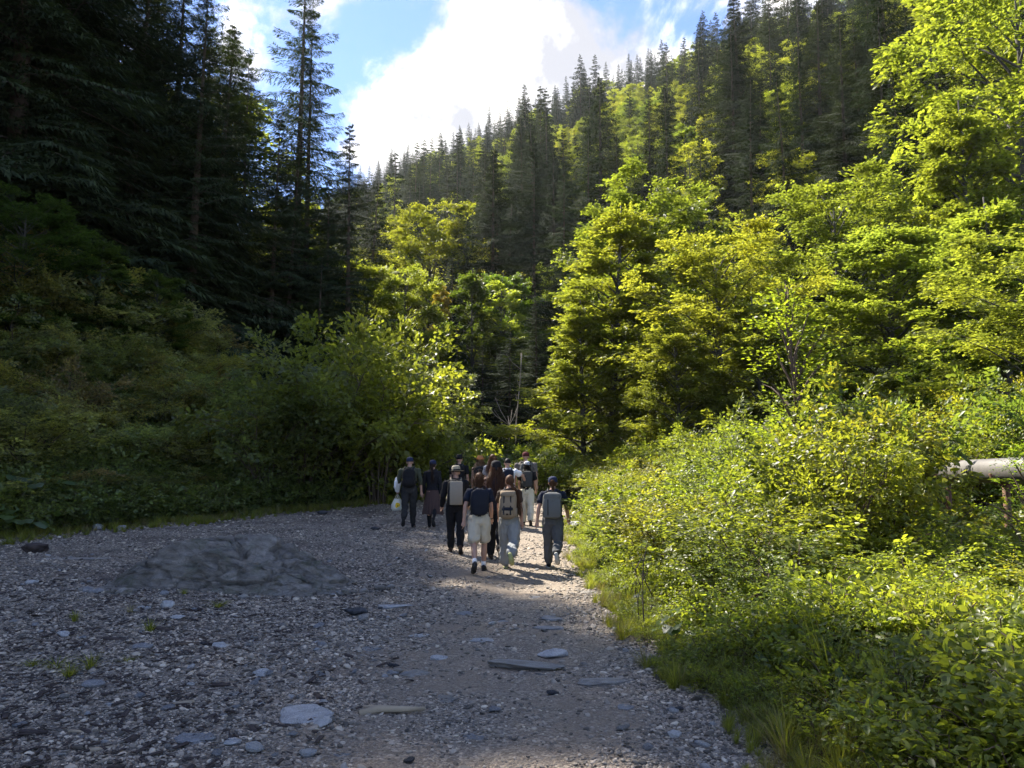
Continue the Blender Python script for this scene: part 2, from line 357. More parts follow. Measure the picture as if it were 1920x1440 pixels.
# ------------------------------------------------------------------ scattering (stuff only)
def scatter(name, P, rot, sc, protos, idx=None):
    """many copies of proto meshes at points, as one object"""
    me = bpy.data.meshes.new(name); n = len(P)
    me.vertices.add(n); me.vertices.foreach_set('co', np.asarray(P, np.float32).ravel())
    sc = np.asarray(sc, np.float32); sc = np.repeat(sc[:, None], 3, 1) if sc.ndim == 1 else sc
    for nm, dat in (('rot', rot), ('scl', sc)):
        a = me.attributes.new(nm, 'FLOAT_VECTOR', 'POINT'); a.data.foreach_set('vector', np.asarray(dat, np.float32).ravel())
    a = me.attributes.new('idx', 'INT', 'POINT'); a.data.foreach_set('value', (rng.integers(0, len(protos), n) if idx is None else idx).astype(np.int32))
    c = bpy.data.collections.new(name+'_sources')
    for i, p in enumerate(protos): c.objects.link(bpy.data.objects.new('%s_source_%02d' % (name, i), p))
    g = bpy.data.node_groups.new(name, 'GeometryNodeTree')
    g.interface.new_socket('Geometry', in_out='INPUT', socket_type='NodeSocketGeometry'); g.interface.new_socket('Geometry', in_out='OUTPUT', socket_type='NodeSocketGeometry')
    gi = g.nodes.new('NodeGroupInput'); go = g.nodes.new('NodeGroupOutput')
    ci = g.nodes.new('GeometryNodeCollectionInfo'); ci.inputs[0].default_value = c; ci.inputs[1].default_value = True; ci.inputs[2].default_value = True
    ip = g.nodes.new('GeometryNodeInstanceOnPoints'); ip.inputs['Pick Instance'].default_value = True
    def na(nm, dt):
        q = g.nodes.new('GeometryNodeInputNamedAttribute'); q.data_type = dt; q.inputs[0].default_value = nm
        return [s for s in q.outputs if s.enabled and s.name == 'Attribute'][0]
    e2r = g.nodes.new('FunctionNodeEulerToRotation'); g.links.new(na('rot', 'FLOAT_VECTOR'), e2r.inputs[0])
    g.links.new(gi.outputs[0], ip.inputs['Points']); g.links.new(ci.outputs[0], ip.inputs['Instance'])
    g.links.new(e2r.outputs[0], ip.inputs['Rotation']); g.links.new(na('scl', 'FLOAT_VECTOR'), ip.inputs['Scale']); g.links.new(na('idx', 'INT'), ip.inputs['Instance Index'])
    g.links.new(ip.outputs[0], go.inputs[0])
    o = link(name, me); md = o.modifiers.new('scatter', 'NODES'); md.node_group = g
    return o
# ------------------------------------------------------------------ leaves, sprays, plants
LEAF_Q = (np.array([(0, 0, 0), (.5, .3, .06), (1, 0, -.06), (.5, -.3, .06)], float), np.array([(0, 1, 2), (0, 2, 3)]))
LEAF_F = (np.array([(0, 0, 0), (.28, .25, .07), (.66, .24, .03), (1, 0, -.12), (.66, -.24, .03), (.28, -.25, .07), (.3, 0, 0), (.66, 0, -.04)], float),
          np.array([(0, 6, 1, 1), (1, 6, 7, 2), (2, 7, 3, 3), (3, 7, 4, 4), (4, 7, 6, 5), (5, 6, 0, 0)]))
_q = LEAF_F[1]; LEAF_F = (LEAF_F[0], np.array([(0, 6, 1), (1, 6, 7), (1, 7, 2), (2, 7, 3), (3, 7, 4), (4, 7, 5), (5, 7, 6), (5, 6, 0)]))
def spray(n, leaf, size, rnd, flat=.35, wide=.5, side=5):
    """a flat leafy twig of length 1 along +X: a main axis with side shoots carrying leaves"""
    pos, dr = [], []
    for k in range(n):
        if rnd.random() < .4:
            t = rnd.uniform(.1, 1.02); p = np.array([t, 0, -.12*t*t]); sgn = rnd.choice([-1, 1]); d = np.array([.7, sgn*.75, 0])
        else:
            j = rnd.integers(side); t0 = .12+.75*j/side; sgn = 1 if (j+int(rnd.random() < .5)) % 2 else -1; u = rnd.uniform(.15, 1)*wide*(1.1-t0)
            p = np.array([t0+u*.65, sgn*u, -.12*t0*t0-.15*u*u]); d = np.array([.8, sgn*rnd.uniform(0, 1), 0])
        p = p+rnd.normal(0, .025, 3); d = d+rnd.normal(0, .35, 3)*np.array([1, 1, .5])-np.array([0, 0, .15])
        pos.append(p); dr.append(d)
    pos, dr = np.array(pos), np.array(dr); fr = frames(dr, roll=rnd.normal(0, flat, n))
    return stamp(leaf[0], leaf[1], pos, fr, size*rnd.uniform(.65, 1.2, n))
def broadleaf(seed, H, Rr, nl=26, ns=26, nleaf=26, leaf=LEAF_Q, lsize=.13, low=.14, shape='round', up=.55, wr=1.0):
    """crown and trunk of a broad-leaved tree: limbs that fan out and carry layered sprays"""
    rnd = np.random.default_rng(seed); crown = MB(); wood = MB()
    bend = rnd.normal(0, .02, 2)*H
    def axis(t): return np.array([bend[0]*t*t+math.sin(t*4+seed)*.012*H, bend[1]*t*t, H*t*.95])
    ts = np.linspace(0, 1, 10); wood.add(*tube([axis(t) for t in ts], .017*H*wr*(1-ts*.93)+.008, 8))
    temps = [spray(nleaf, leaf, lsize, rnd) for _ in range(5)]
    SP = [[] for _ in temps]; SD = [[] for _ in temps]; SS = [[] for _ in temps]
    for i in range(nl):
        u = (i+rnd.uniform(0, .8))/nl; h = low+(1-low)*u*.97
        if shape == 'round': prof = math.sqrt(max(0.02, 1-((u-.38)/.68)**2))
        elif shape == 'cone': prof = (1.02-u)**.75*(.55+.45*min(1, u*5))
        else: prof = math.sin(math.pi*min(1, u*.9+.12))**.5*(1 if u < .7 else 1)
        Ln = Rr*prof*rnd.uniform(.72, 1.15)+.3; a = i*2.399+rnd.normal(0, .3)
        el_ = R(8)+u*R(62)*up+rnd.normal(0, .12)
        p0 = axis(max(h-.1*(1-u)-.04, .08)); d0 = np.array([math.cos(a)*math.cos(el_), math.sin(a)*math.cos(el_), math.sin(el_)])
        tt = np.linspace(0, 1, 6); sag = np.array([0, 0, -1.0])
        pts = p0+d0*tt[:, None]*Ln*1.05+np.array([0, 0, 1.0])*(np.sin(tt*2.4)*.1*Ln)[:, None]+rnd.normal(0, .03*Ln, (6, 3))*tt[:, None]
        wood.add(*tube(pts, np.linspace(.006*H*(1-u*.6)+.008, .006, 6), 5, False))
        m = max(4, int(ns*(.35+.65*Ln/Rr)))
        ncl = 3+int(Ln*1.1); ct = rnd.uniform(.25, 1.02, ncl)**.8; cs_ = rnd.normal(0, .30, ncl)*Ln*(1.05-.55*ct)
        for k in range(m):
            c_ = rnd.integers(ncl); t = min(1.0, max(.15, ct[c_]+rnd.normal(0, .045))); q = pts[min(4, int(t*5))]*(1-(t*5) % 1)+pts[min(5, int(t*5)+1)]*((t*5) % 1) if t < 1 else pts[5]
            side = cs_[c_]+rnd.normal(0, .05*Ln+.05); perp = np.array([-d0[1], d0[0], 0]); perp /= max(np.linalg.norm(perp), .01)
            q = q+perp*side+np.array([0, 0, rnd.normal(0, .035*Ln)-.05*abs(side)])
            out = d0*np.array([1, 1, .25])+perp*(side/max(Ln, .3))*2.2+rnd.normal(0, .3, 3)*np.array([1, 1, .35]); j = rnd.integers(len(temps))
            SP[j].append(q-unit(out)*.3); SD[j].append(out); SS[j].append(rnd.uniform(.75, 1.25)*(.045*H+.35))
    for j, (tv, tf) in enumerate(temps):
        if SP[j]:
            P_ = np.array(SP[j]); sc = np.array(SS[j]); fr = frames(np.array(SD[j]), roll=rnd.normal(0, .35, len(P_)))
            crown.add(*stamp(tv, tf, P_, fr, sc))
    return crown, wood
def conifer(seed, H, Rr, nb=240, nt=34, low=.06, droop=.35, tw=.5, width=.055, ragged=.22, power=.8, cluster=0):
    """spruce: whorls of drooping boughs hung with needle twigs"""
    rnd = np.random.default_rng(seed); crown = MB(); wood = MB()
    ts = np.linspace(0, 1, 9); lean = rnd.normal(0, .008*H, 2)
    axis = lambda t: np.array([lean[0]*t*t, lean[1]*t*t, H*t])
    wood.add(*tube([axis(t) for t in ts], (.0125 if nb > 110 else .007)*H*(1-ts)+.012, 8))
    # one needle twig: two crossed narrow blades, pointed
    tv = np.array([(0, 0, 0), (.35, .5, .1), (1, 0, 0), (.35, -.5, .1), (.35, 0, .4), (.35, 0, -.5)], float); tf = np.array([(0, 1, 2), (0, 2, 3)])
    BP, BD, BS = [], [], []
    gapn = rnd.normal(0, 1, 40)
    for i in range(nb):
        u = (i+rnd.uniform(0, 1))/nb; u = u**.92; h = low+(1-low)*u
        a = i*2.399+rnd.normal(0, .35); g = 1+ragged*gapn[int(u*16)+int((a % 6.283)/6.283*3)*8 % 24]*.6
        Ln = (Rr*(1.0-u)**power*(.5+.5*min(1, (u+.05)*6))+.12)*rnd.uniform(.75, 1.12)*max(.35, g)
        dh = np.array([math.cos(a), math.sin(a), 0]); el_ = .45*u-.12+rnd.normal(0, .13)
        n = max(4, int(nt*(.3+.7*Ln/Rr))); t = np.sort(rnd.uniform(.08, 1, n))
        base = axis(h); zz = el_*t*Ln-droop*Ln*t*t*(1-.5*u)+.22*droop*Ln*t**4
        pts = base+dh*(t*Ln)[:, None]; pts[:, 2] += zz
        perp = np.array([-dh[1], dh[0], 0]); sg = np.where(np.arange(n) % 2, 1, -1)
        wd = (.3*Ln*np.sin(np.pi*np.minimum(1, t*.85+.1))+.05)
        off = sg*wd*rnd.uniform(0, 1, n); pts = pts+perp*off[:, None]; pts[:, 2] -= np.abs(off)*.35
        d = dh*.75+perp*(sg*rnd.uniform(-.2, 1.5, n))[:, None]; d[:, 2] -= tw*rnd.uniform(-.1, 1.6, n)
        BP.append(pts); BD.append(d); BS.append(np.stack([rnd.uniform(.7, 1.3, n)*(.12+.055*Ln)*1.0]*3, 1)*np.array([1, width*5.5, width*5.5]))
        if nb > 110 or i % 2 == 0:
            wt = np.linspace(0, .85, 4); wp = base+dh*(wt*Ln)[:, None]; wp[:, 2] += el_*wt*Ln-droop*Ln*wt*wt*(1-.5*u)
            wood.add(*tube(wp, np.linspace(.0022*H*(1-u)+.006, .004, 4), 3, False))
    # leader
    n = 10; t = rnd.uniform(0, 1, n); BP.append(np.stack([t*0, t*0, H*(1.0-.03*t)], 1)+lean.tolist()[0]*0); d = rnd.normal(0, .5, (n, 3)); d[:, 2] = .8; BD.append(d); BS.append(np.tile([.3, .07, .07], (n, 1)))
    P_, D_, S_ = np.concatenate(BP), np.concatenate(BD), np.concatenate(BS)
    crown.add(*stamp(tv, tf, P_, frames(D_, roll=rnd.uniform(-.6, .6, len(P_))), S_))
    return crown, wood
def shrub(seed, H, Rr, stems=9, twigs=16, nleaf=16, leaf=LEAF_F, lsize=.085, spr=.5, erect=.5, low=.15):
    """many-stemmed shrub: arching stems, leafy twigs all along"""
    rnd = np.random.default_rng(seed); crown = MB(); wood = MB()
    temps = [spray(nleaf, leaf, lsize/spr, rnd, .5, .45, 4) for _ in range(5)]
    SP = [[] for _ in temps]; SD = [[] for _ in temps]; SS = [[] for _ in temps]
    for i in range(stems):
        a = i*2.399+rnd.normal(0, .4); r = Rr*math.sqrt((i+.5)/stems)*rnd.uniform(.7, 1.1); hh = H*rnd.uniform(.6, 1.05)*(1-.35*(r/Rr)**2)
        dh = np.array([math.cos(a), math.sin(a), 0]); tt = np.linspace(0, 1, 7)
        pts = dh*(r*(tt**(1.0+erect)))[:, None]*1.05+dh*.1*Rr*rnd.random(); pts[:, 2] = hh*np.sin(tt*1.45)/math.sin(1.45)-.08*hh*(tt**3)*r/Rr
        pts += rnd.normal(0, .025*H, (7, 3))*tt[:, None]
        wood.add(*tube(pts, np.linspace(.011*H*.5+.004, .003, 7), 5, False))
        for k in range(twigs):
            t = low+(1-low)*rnd.random()**.75; f = t*6; i0 = min(5, int(f)); q = pts[i0]*(1-(f-i0))+pts[i0+1]*(f-i0)
            b = rnd.uniform(0, 6.283); out = np.array([math.cos(b), math.sin(b), rnd.uniform(-.1, .9)])+dh*.5
            if t > .9: out = (pts[-1]-pts[-2])/np.linalg.norm(pts[-1]-pts[-2])+rnd.normal(0, .25, 3)
            L1 = rnd.uniform(.3, 1.0)*.22*Rr*(1.2-t); j = rnd.integers(len(temps)); e = q+unit(out)*L1
            if L1 > .12: wood.add(*tube([q, e], [.004, .003], 3, False))
            SP[j].append(e); SD[j].append(out+np.array([0, 0, -.15])); SS[j].append(spr*rnd.uniform(.75, 1.25))
    for j, (tv, tf) in enumerate(temps):
        if SP[j]:
            P_ = np.array(SP[j]); crown.add(*stamp(tv, tf, P_, frames(np.array(SD[j]), roll=rnd.normal(0, .5, len(P_))), np.array(SS[j])))
    return crown, wood
def proto(fn, name, lm, wm, *a, **k):
    c, w = fn(*a, **k)
    return (c.mesh(name+'_crown', lm, False), w.mesh(name+'_trunk', wm, True))
def joined(fn, name, lm, wm, *a, **k):
    c, w = fn(*a, **k)
    for v, f, in zip(w.v, [None]*len(w.v)): pass
    off = c.n; c.v += w.v; c.f += [q+off for q in w.f]; c.m += [np.full(len(q), 1, np.int32) for q in w.f]; c.n += w.n
    return c.mesh(name, [lm, wm], False)
# near spruces (26 m), far spruces, broadleaves, shrubs
P_SPR = [proto(conifer, 'spruce', M['needle'], M['bark'], 11+i, 26, (4.6, 4.0, 5.2)[i], 200, 540, .03, (.42, .35, .5)[i], .9, .026, .55, (.75, .65, .85)[i]) for i in range(3)]; P_SPR.append(P_SPR[1])
P_OPEN = proto(conifer, 'open_spruce', M['needle'], M['bark'], 31, 30, 3.4, 120, 400, .2, .2, .6, .032, .45, .45)
P_SPRF = [joined(conifer, 'far_spruce', M['needle'], M['bark'], 41+i, 26, (5.2, 4.5, 5.8, 4.2, 4.9)[i], 110, 190, .03, (.4, .3, .45, .3, .5)[i], .9, .095, .3, (.85, .75, .95, .7, .8)[i]) for i in range(5)]
P_BRD = [proto(broadleaf, 'beech', M['leaf'], M['greybark'], 51+i, 14, (4.2, 4.6, 3.6, 3.4)[i], 60, 58, 26, LEAF_Q, .165, .1, ('cone', 'round', 'tall', 'cone')[i]) for i in range(4)]
P_BRDF = [joined(broadleaf, 'far_beech', M['leaf'], M['greybark'], 61+i, 18, (5, 5.5, 4.4, 4.8)[i], 38, 40, 16, LEAF_Q, .24, .12, ('round', 'tall', 'cone', 'round')[i]) for i in range(4)]
P_SHR = [proto(shrub, 'near_shrub', M['leaf_gloss'], M['twig'], 71+i, 2.6, 1.5, (18, 16, 20, 15)[i], (34, 34, 36, 30)[i], (14, 14, 15, 9)[i], LEAF_F, (.07, .055, .08, .105)[i], .4) for i in range(4)]
P_SHL = [proto(shrub, 'bank_shrub', M['leaf_gloss'], M['twig'], 81+i, 2.2, 1.5, 14, 34, 16, LEAF_Q, .085, .42, .7) for i in range(5)]
P_LOW = [joined(shrub, 'low_plant', M['herb'], M['twig'], 91+i, .6, .45, 9, 9, 7, LEAF_F, (.045, .06, .038)[i], .2, .4) for i in range(3)]
P_LOWD = [joined(shrub, 'low_bank_plant', M['herbdark'], M['twig'], 95+i, .7, .5, 9, 10, 8, LEAF_Q, (.07, .1, .06)[i], .22, .4) for i in range(3)]
def tuft(seed, n, h, spread, m, w=.006, droop=.5, seg=4):
    rnd = np.random.default_rng(seed); b = MB()
    for i in range(n):
        a = rnd.uniform(0, 6.283); r = rnd.uniform(0, .25)*spread; hh = h*rnd.uniform(.5, 1.1); ln = rnd.uniform(.1, 1)*spread*1.2
        t = np.linspace(0, 1, seg); d = np.array([math.cos(a), math.sin(a), 0]); p = d*r+d*(ln*t**1.8)[:, None]; p[:, 2] = hh*(t*1.25-droop*.5*t**3*(ln/max(spread, .01)+.4)); pr = np.array([-d[1], d[0], 0])*w
        ww = (1-t**2)[:, None]+.08; v = np.concatenate([p-pr*ww, p+pr*ww]); f = [(k, k+1, seg+k+1, seg+k) for k in range(seg-1)]
        b.add(v, np.array(f))
    return b.mesh('grass_tuft', m)
P_TUFT = [tuft(1, 80, .24, .2, M['grass'], .0035), tuft(2, 54, .34, .24, M['grass'], .004), tuft(3, 70, .18, .24, M['grass'], .0035), tuft(4, 30, .32, .26, M['drygrass'], .003)]
P_TALL = [tuft(5, 40, 1.0, .5, M['drygrass'], .0035, 1.1, 6), tuft(6, 50, .85, .4, M['grass'], .005, .9, 6), tuft(7, 36, .75, .3, M['drygrass'], .0035, .8, 6)]
# ------------------------------------------------------------------ trees as things
GREEN_D = (.05, .07, .045); GREEN_B = (.035, .055, .03)
def tree(name, pr, x, y, H, H0, rr=1.0, c=(.07, .11, .02), rot=None, label='', cat='tree', group=None, lean=(0, 0), sink=.1):
    s = H/H0; o = empty(name, (x, y, zg(x, y)-sink), (lean[0], lean[1], rng.uniform(0, 6.283) if rot is None else rot), (s*rr, s*rr, s))
    tag(o, label, cat, group); t = link('trunk', pr[1], o); cr_ = link('crown' if cat == 'tree' else 'foliage', pr[0], o)
    if cat != 'tree': t.name = 'stems'
    cr_.color = (*c, 1); return o
def at(px, d, ty=None):
    """ground point in the direction of a pixel column, d metres ahead; height that brings the top to pixel row ty"""
    x = (px-960)/FPX*d; z = zg(x, d); 
    if ty is None: return x, d
    r = ray(px, ty); zz = CAM_H+r[2]/r[1]*d; x = r[0]/r[1]*d; return x, d, zz-zg(x, d)
def vary(c, k=.12):
    f = 1+rng.uniform(-k, k)*1.3; return tuple(max(.004, q*f*(1+rng.uniform(-k, k)*.22)) for q in c)
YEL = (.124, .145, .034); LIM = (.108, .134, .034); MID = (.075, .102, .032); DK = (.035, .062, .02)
# the sun reaches these places: a tree between them and the sun is only as tall as that allows
LIT = []
for y_ in np.arange(4.0, 30, .7):
    for x_ in np.arange(-3, 12, .7):
        if (11 < y_ < 20 and x_ > np.interp(y_, [11, 13.5, 17, 20], [.6, -1.0, -1.9, -2.0])) or x_ > (2.6 if y_ < 9 else 1.7): LIT.append((x_, y_, float(path_z(y_))+(.3 if x_ < 1.6 else 1.0)))
LIT = np.array(LIT); _sh = np.array([-math.sin(SUN_AZ), math.cos(SUN_AZ)]); _tan = math.tan(SUN_EL)
def cap_h(x, y, H, R0, Hm=9):
    q = np.array([x, y])-LIT[:, :2]; t = q@_sh; b_ = np.abs(q@np.array([_sh[1], -_sh[0]])); h = LIT[:, 2]+t*_tan-zg(x, y); ok = (t > 0) & (h > 0) & (b_ < R0)
    while H > Hm:
        if not np.any(ok & (h < H) & (b_ < R0*.9*(H/26)*np.clip(1-h/H, 0, 1)**.8)): break
        H -= .4
    return H
# left forest edge on the bank (the first ones shade the foreground path)
left = [
 (-8, 33, 27, 0, 'dark spruce cut by the left picture edge'), (-60, 36, 27, 1, 'spruce just beyond the left picture edge, boughs reaching in'), (72, 35, 21, 2, 'dark drooping spruce nearest the top left corner'), (-150, 37, 28, 2, 'second spruce beyond the left picture edge'), (-210, 33, 28, 0, 'third spruce beyond the left picture edge'),
 (30, 36, 29, 0, 'dark spruce filling the top left corner of the forest edge'),
 (130, 38, 28, 1, 'dark spruce second from the left at the top of the bank'),
 (215, 39, 25, 2, 'broad dark spruce with sagging boughs above the leafy bank'),
 (300, 41, 23, 0, 'dark spruce with reddish trunk behind the bank shrubs'),
 (345, 39, 22, 1, 'dense dark spruce right of the broad sagging spruce'),
 (385, 43, 19, 2, 'tall dark spruce whose boughs hang out into the blue sky'),
 (90, 42, 27, 3, 'spruce standing deeper in the dark left forest'),
 (260, 44, 22, 3, 'spruce standing deeper in the dark left forest'),
 (370, 46, 21, 0, 'spruce standing deeper in the dark left forest'),
]
for px, d, H, v, lb in left:
    x, y = at(px, d); H = cap_h(x, y, H+6, 5); tree('spruce_tree', P_SPR[v], x, y, H, 26, 1.2, vary(GREEN_D), label=lb, group='spruces of the left forest')
for px, d, ty, v, rr, lb in [
 (470, 48, 95, 3, 1.0, 'slim spruce with a thin spiky tip against blue sky'),
 (440, 50, 40, 1, 1.0, 'ragged spruce just right of the dark forest edge'),
 (520, 46, 215, 0, 1.05, 'dark spruce in front of the tall bare-stemmed spruce'),
 (548, 47, 250, 2, .95, 'shaded spruce low at the end of the dark forest'),
 (662, 47, 232, 0, 1.0, 'feathery spruce at the right end of the left forest, edge lit against cloud'),
 (620, 50, 330, 1, 1.0, 'small spruce between the tall one and the feathery one'),
 (600, 45, 480, 3, .9, 'young dark spruce at the foot of the tall spruce')]:
    x, y, H = at(px, d, ty); tree('spruce_tree', P_SPR[v], x, y, H, 26, rr*max(.8, 26/max(H, 12)*.8), vary(GREEN_D), label=lb, group='spruces of the left forest')
for px, ty, rr, lb in [(572, -75, 1.0, 'tallest spruce, open crown rising above the left forest into the sky'), (588, 20, .8, 'thin spruce growing close beside the tallest spruce')]:
    x, y, H = at(px, 50+(ty > 0)*.8, ty); tree('spruce_tree', P_OPEN, x, y, H, 30, rr, vary((.05, .075, .034)), label=lb, group='spruces of the left forest')
# forest to the left of the frame, which throws its shade over the foreground
FB = np.array([-12.2, 18.3]); FA = np.array([.533, .846]); FN = np.array([-.846, .533])
OFF = []
for row, s in enumerate((7.5, 10.5, 13.5, 18)):
    for al in np.arange(-38, 10, 2.8+row*.3):
        p = FB+FA*(al+rng.uniform(-.6, .6))+FN*(s+rng.uniform(-1, 1)); px, py, f = project(p[0], p[1], 10)
        if f > 0 and px > -620: continue
        H = cap_h(p[0], p[1], rng.uniform(27, 33), 5); OFF.append((p[0], p[1], zg(p[0], p[1])-.2, H/26))
# broadleaved trees on the left
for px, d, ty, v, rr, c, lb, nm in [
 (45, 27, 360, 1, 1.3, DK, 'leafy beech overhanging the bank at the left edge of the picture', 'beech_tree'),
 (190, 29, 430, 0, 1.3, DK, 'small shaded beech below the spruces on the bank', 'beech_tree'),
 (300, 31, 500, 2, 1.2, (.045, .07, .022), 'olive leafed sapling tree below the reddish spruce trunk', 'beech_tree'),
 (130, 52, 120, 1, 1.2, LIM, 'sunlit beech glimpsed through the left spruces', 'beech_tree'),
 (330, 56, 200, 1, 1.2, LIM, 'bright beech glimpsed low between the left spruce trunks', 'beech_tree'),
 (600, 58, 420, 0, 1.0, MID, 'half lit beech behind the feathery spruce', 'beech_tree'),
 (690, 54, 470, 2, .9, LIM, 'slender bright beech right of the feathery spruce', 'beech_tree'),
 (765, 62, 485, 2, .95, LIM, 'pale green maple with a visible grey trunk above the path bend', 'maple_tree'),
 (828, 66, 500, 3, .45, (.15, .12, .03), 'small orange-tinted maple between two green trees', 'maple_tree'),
 (885, 64, 485, 0, .8, (.05, .08, .02), 'pointed green beech in the middle above the walkers', 'beech_tree'),  # leaf green of this and next beech darkened to stand for gap shade
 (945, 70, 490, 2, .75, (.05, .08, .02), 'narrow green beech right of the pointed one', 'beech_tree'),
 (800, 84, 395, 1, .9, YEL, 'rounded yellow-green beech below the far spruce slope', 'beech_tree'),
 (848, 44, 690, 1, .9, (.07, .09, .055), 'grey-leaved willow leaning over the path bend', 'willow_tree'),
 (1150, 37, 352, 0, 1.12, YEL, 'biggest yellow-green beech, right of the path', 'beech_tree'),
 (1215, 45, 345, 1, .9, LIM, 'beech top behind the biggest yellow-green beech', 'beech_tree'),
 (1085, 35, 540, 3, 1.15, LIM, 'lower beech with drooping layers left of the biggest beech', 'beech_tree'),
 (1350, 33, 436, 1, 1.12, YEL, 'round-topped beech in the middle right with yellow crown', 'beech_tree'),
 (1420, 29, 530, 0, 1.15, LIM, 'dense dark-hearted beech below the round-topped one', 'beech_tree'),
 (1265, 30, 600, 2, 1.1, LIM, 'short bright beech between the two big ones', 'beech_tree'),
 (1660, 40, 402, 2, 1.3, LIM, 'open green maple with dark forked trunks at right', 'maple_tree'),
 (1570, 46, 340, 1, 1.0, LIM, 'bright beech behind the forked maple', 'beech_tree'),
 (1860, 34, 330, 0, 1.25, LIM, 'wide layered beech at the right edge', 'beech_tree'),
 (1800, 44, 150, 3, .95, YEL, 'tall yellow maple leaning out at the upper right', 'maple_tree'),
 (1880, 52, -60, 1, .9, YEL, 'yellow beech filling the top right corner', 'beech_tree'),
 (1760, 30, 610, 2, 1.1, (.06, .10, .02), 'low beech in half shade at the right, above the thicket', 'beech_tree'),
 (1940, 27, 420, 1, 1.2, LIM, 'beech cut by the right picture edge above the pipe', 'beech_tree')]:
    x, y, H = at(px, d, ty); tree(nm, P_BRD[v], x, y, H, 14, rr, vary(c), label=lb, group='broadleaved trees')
for px, d, ty, v, rr, lb in [
 (1470, 62, 128, 2, 1.0, 'big dark spruce with long level boughs above the round-topped beech'),
 (1400, 66, 205, 0, 1.0, 'grey-green spruce left of the long-boughed one'),
 (1640, 60, 10, 1, 1.15, 'tall dark fir in the upper right'),
 (1570, 70, 30, 3, 1.1, 'narrow fir left of the tall dark fir'),
 (1690, 52, 120, 2, 1.0, 'grey-green spruce in front of the tall dark fir'),
 (1740, 64, -80, 0, 1.0, 'brownish spruce at the upper right below the yellow maple'),
 (1000, 78, 268, 0, 1.0, 'broad olive spruce standing alone in front of the dark slope'),
 (1055, 82, 300, 1, .9, 'dark spruce right of the broad olive one'),
 (1100, 92, 240, 3, 1.0, 'slim spruce above the big beech'),
 (930, 92, 330, 2, .8, 'dark spruce left of the broad olive one'),
 (870, 96, 350, 1, .8, 'dark spruce above the pointed green beech'),
 (1310, 74, 250, 1, .9, 'dark spruce above the round-topped beech, left side'),
 (1250, 84, 200, 2, .85, 'spruce above the beech top'),
 (905, 56, 640, 1, 1.3, 'dark spruce filling the gap above the walkers, left'), (955, 54, 610, 2, 1.2, 'dark spruce filling the gap above the walkers, middle'), (1005, 56, 560, 0, 1.1, 'dark spruce filling the gap above the walkers, right'), (860, 60, 600, 2, 1.1, 'dark spruce behind the grey-leaved willow'), (930, 66, 560, 0, 1.2, 'dark spruce behind the gap above the walkers')]:  # last five spruces added to keep the shaded valley gap dark
    x, y, H = at(px, d, ty); tree('spruce_tree', P_SPR[v], x, y, H, 26, rr*26/H if H > 26 else rr, vary((.030, .044, .026), .2), label=lb, group='spruces of the right hillside')
# ------------------------------------------------------------------ hillside forest
pts = []
g_ = 9.8
for i in np.arange(HC-4, HD+22, g_):
    for j in np.arange(-140, 560, g_):
        h = i+rng.uniform(-2.6, 2.6); s = j+rng.uniform(-2.6, 2.6); x = h*HN[0]-s*HN[1]; y = h*HN[1]+s*HN[0]
        if y < 30: continue
        z = zg(x, y); px, py, f = project(x, y, z+26)
        if px < -60 or px > 2000 or py > 1000: continue
        if project(x, y, z+2)[1] < -30: continue
        pts.append((math.hypot(x, y), x, y, z, px, py))
pts.sort()
cell = [('over the path bend', -9999), ('above middle beeches', 900), ('left above biggest beech', 1040), ('above the biggest beech', 1150), ('right above biggest beech', 1240), ('above round-topped beech', 1330), ('right above round-topped beech', 1430), ('in the upper right', 1530), ('above the forked maple', 1640), ('along the right edge', 1740)]
rows = ['near the ridge', 'mid slope', 'low on slope']
kinds = {'c': 0, 'b': 0}; rest = {'c': [], 'b': []}
cw = {}
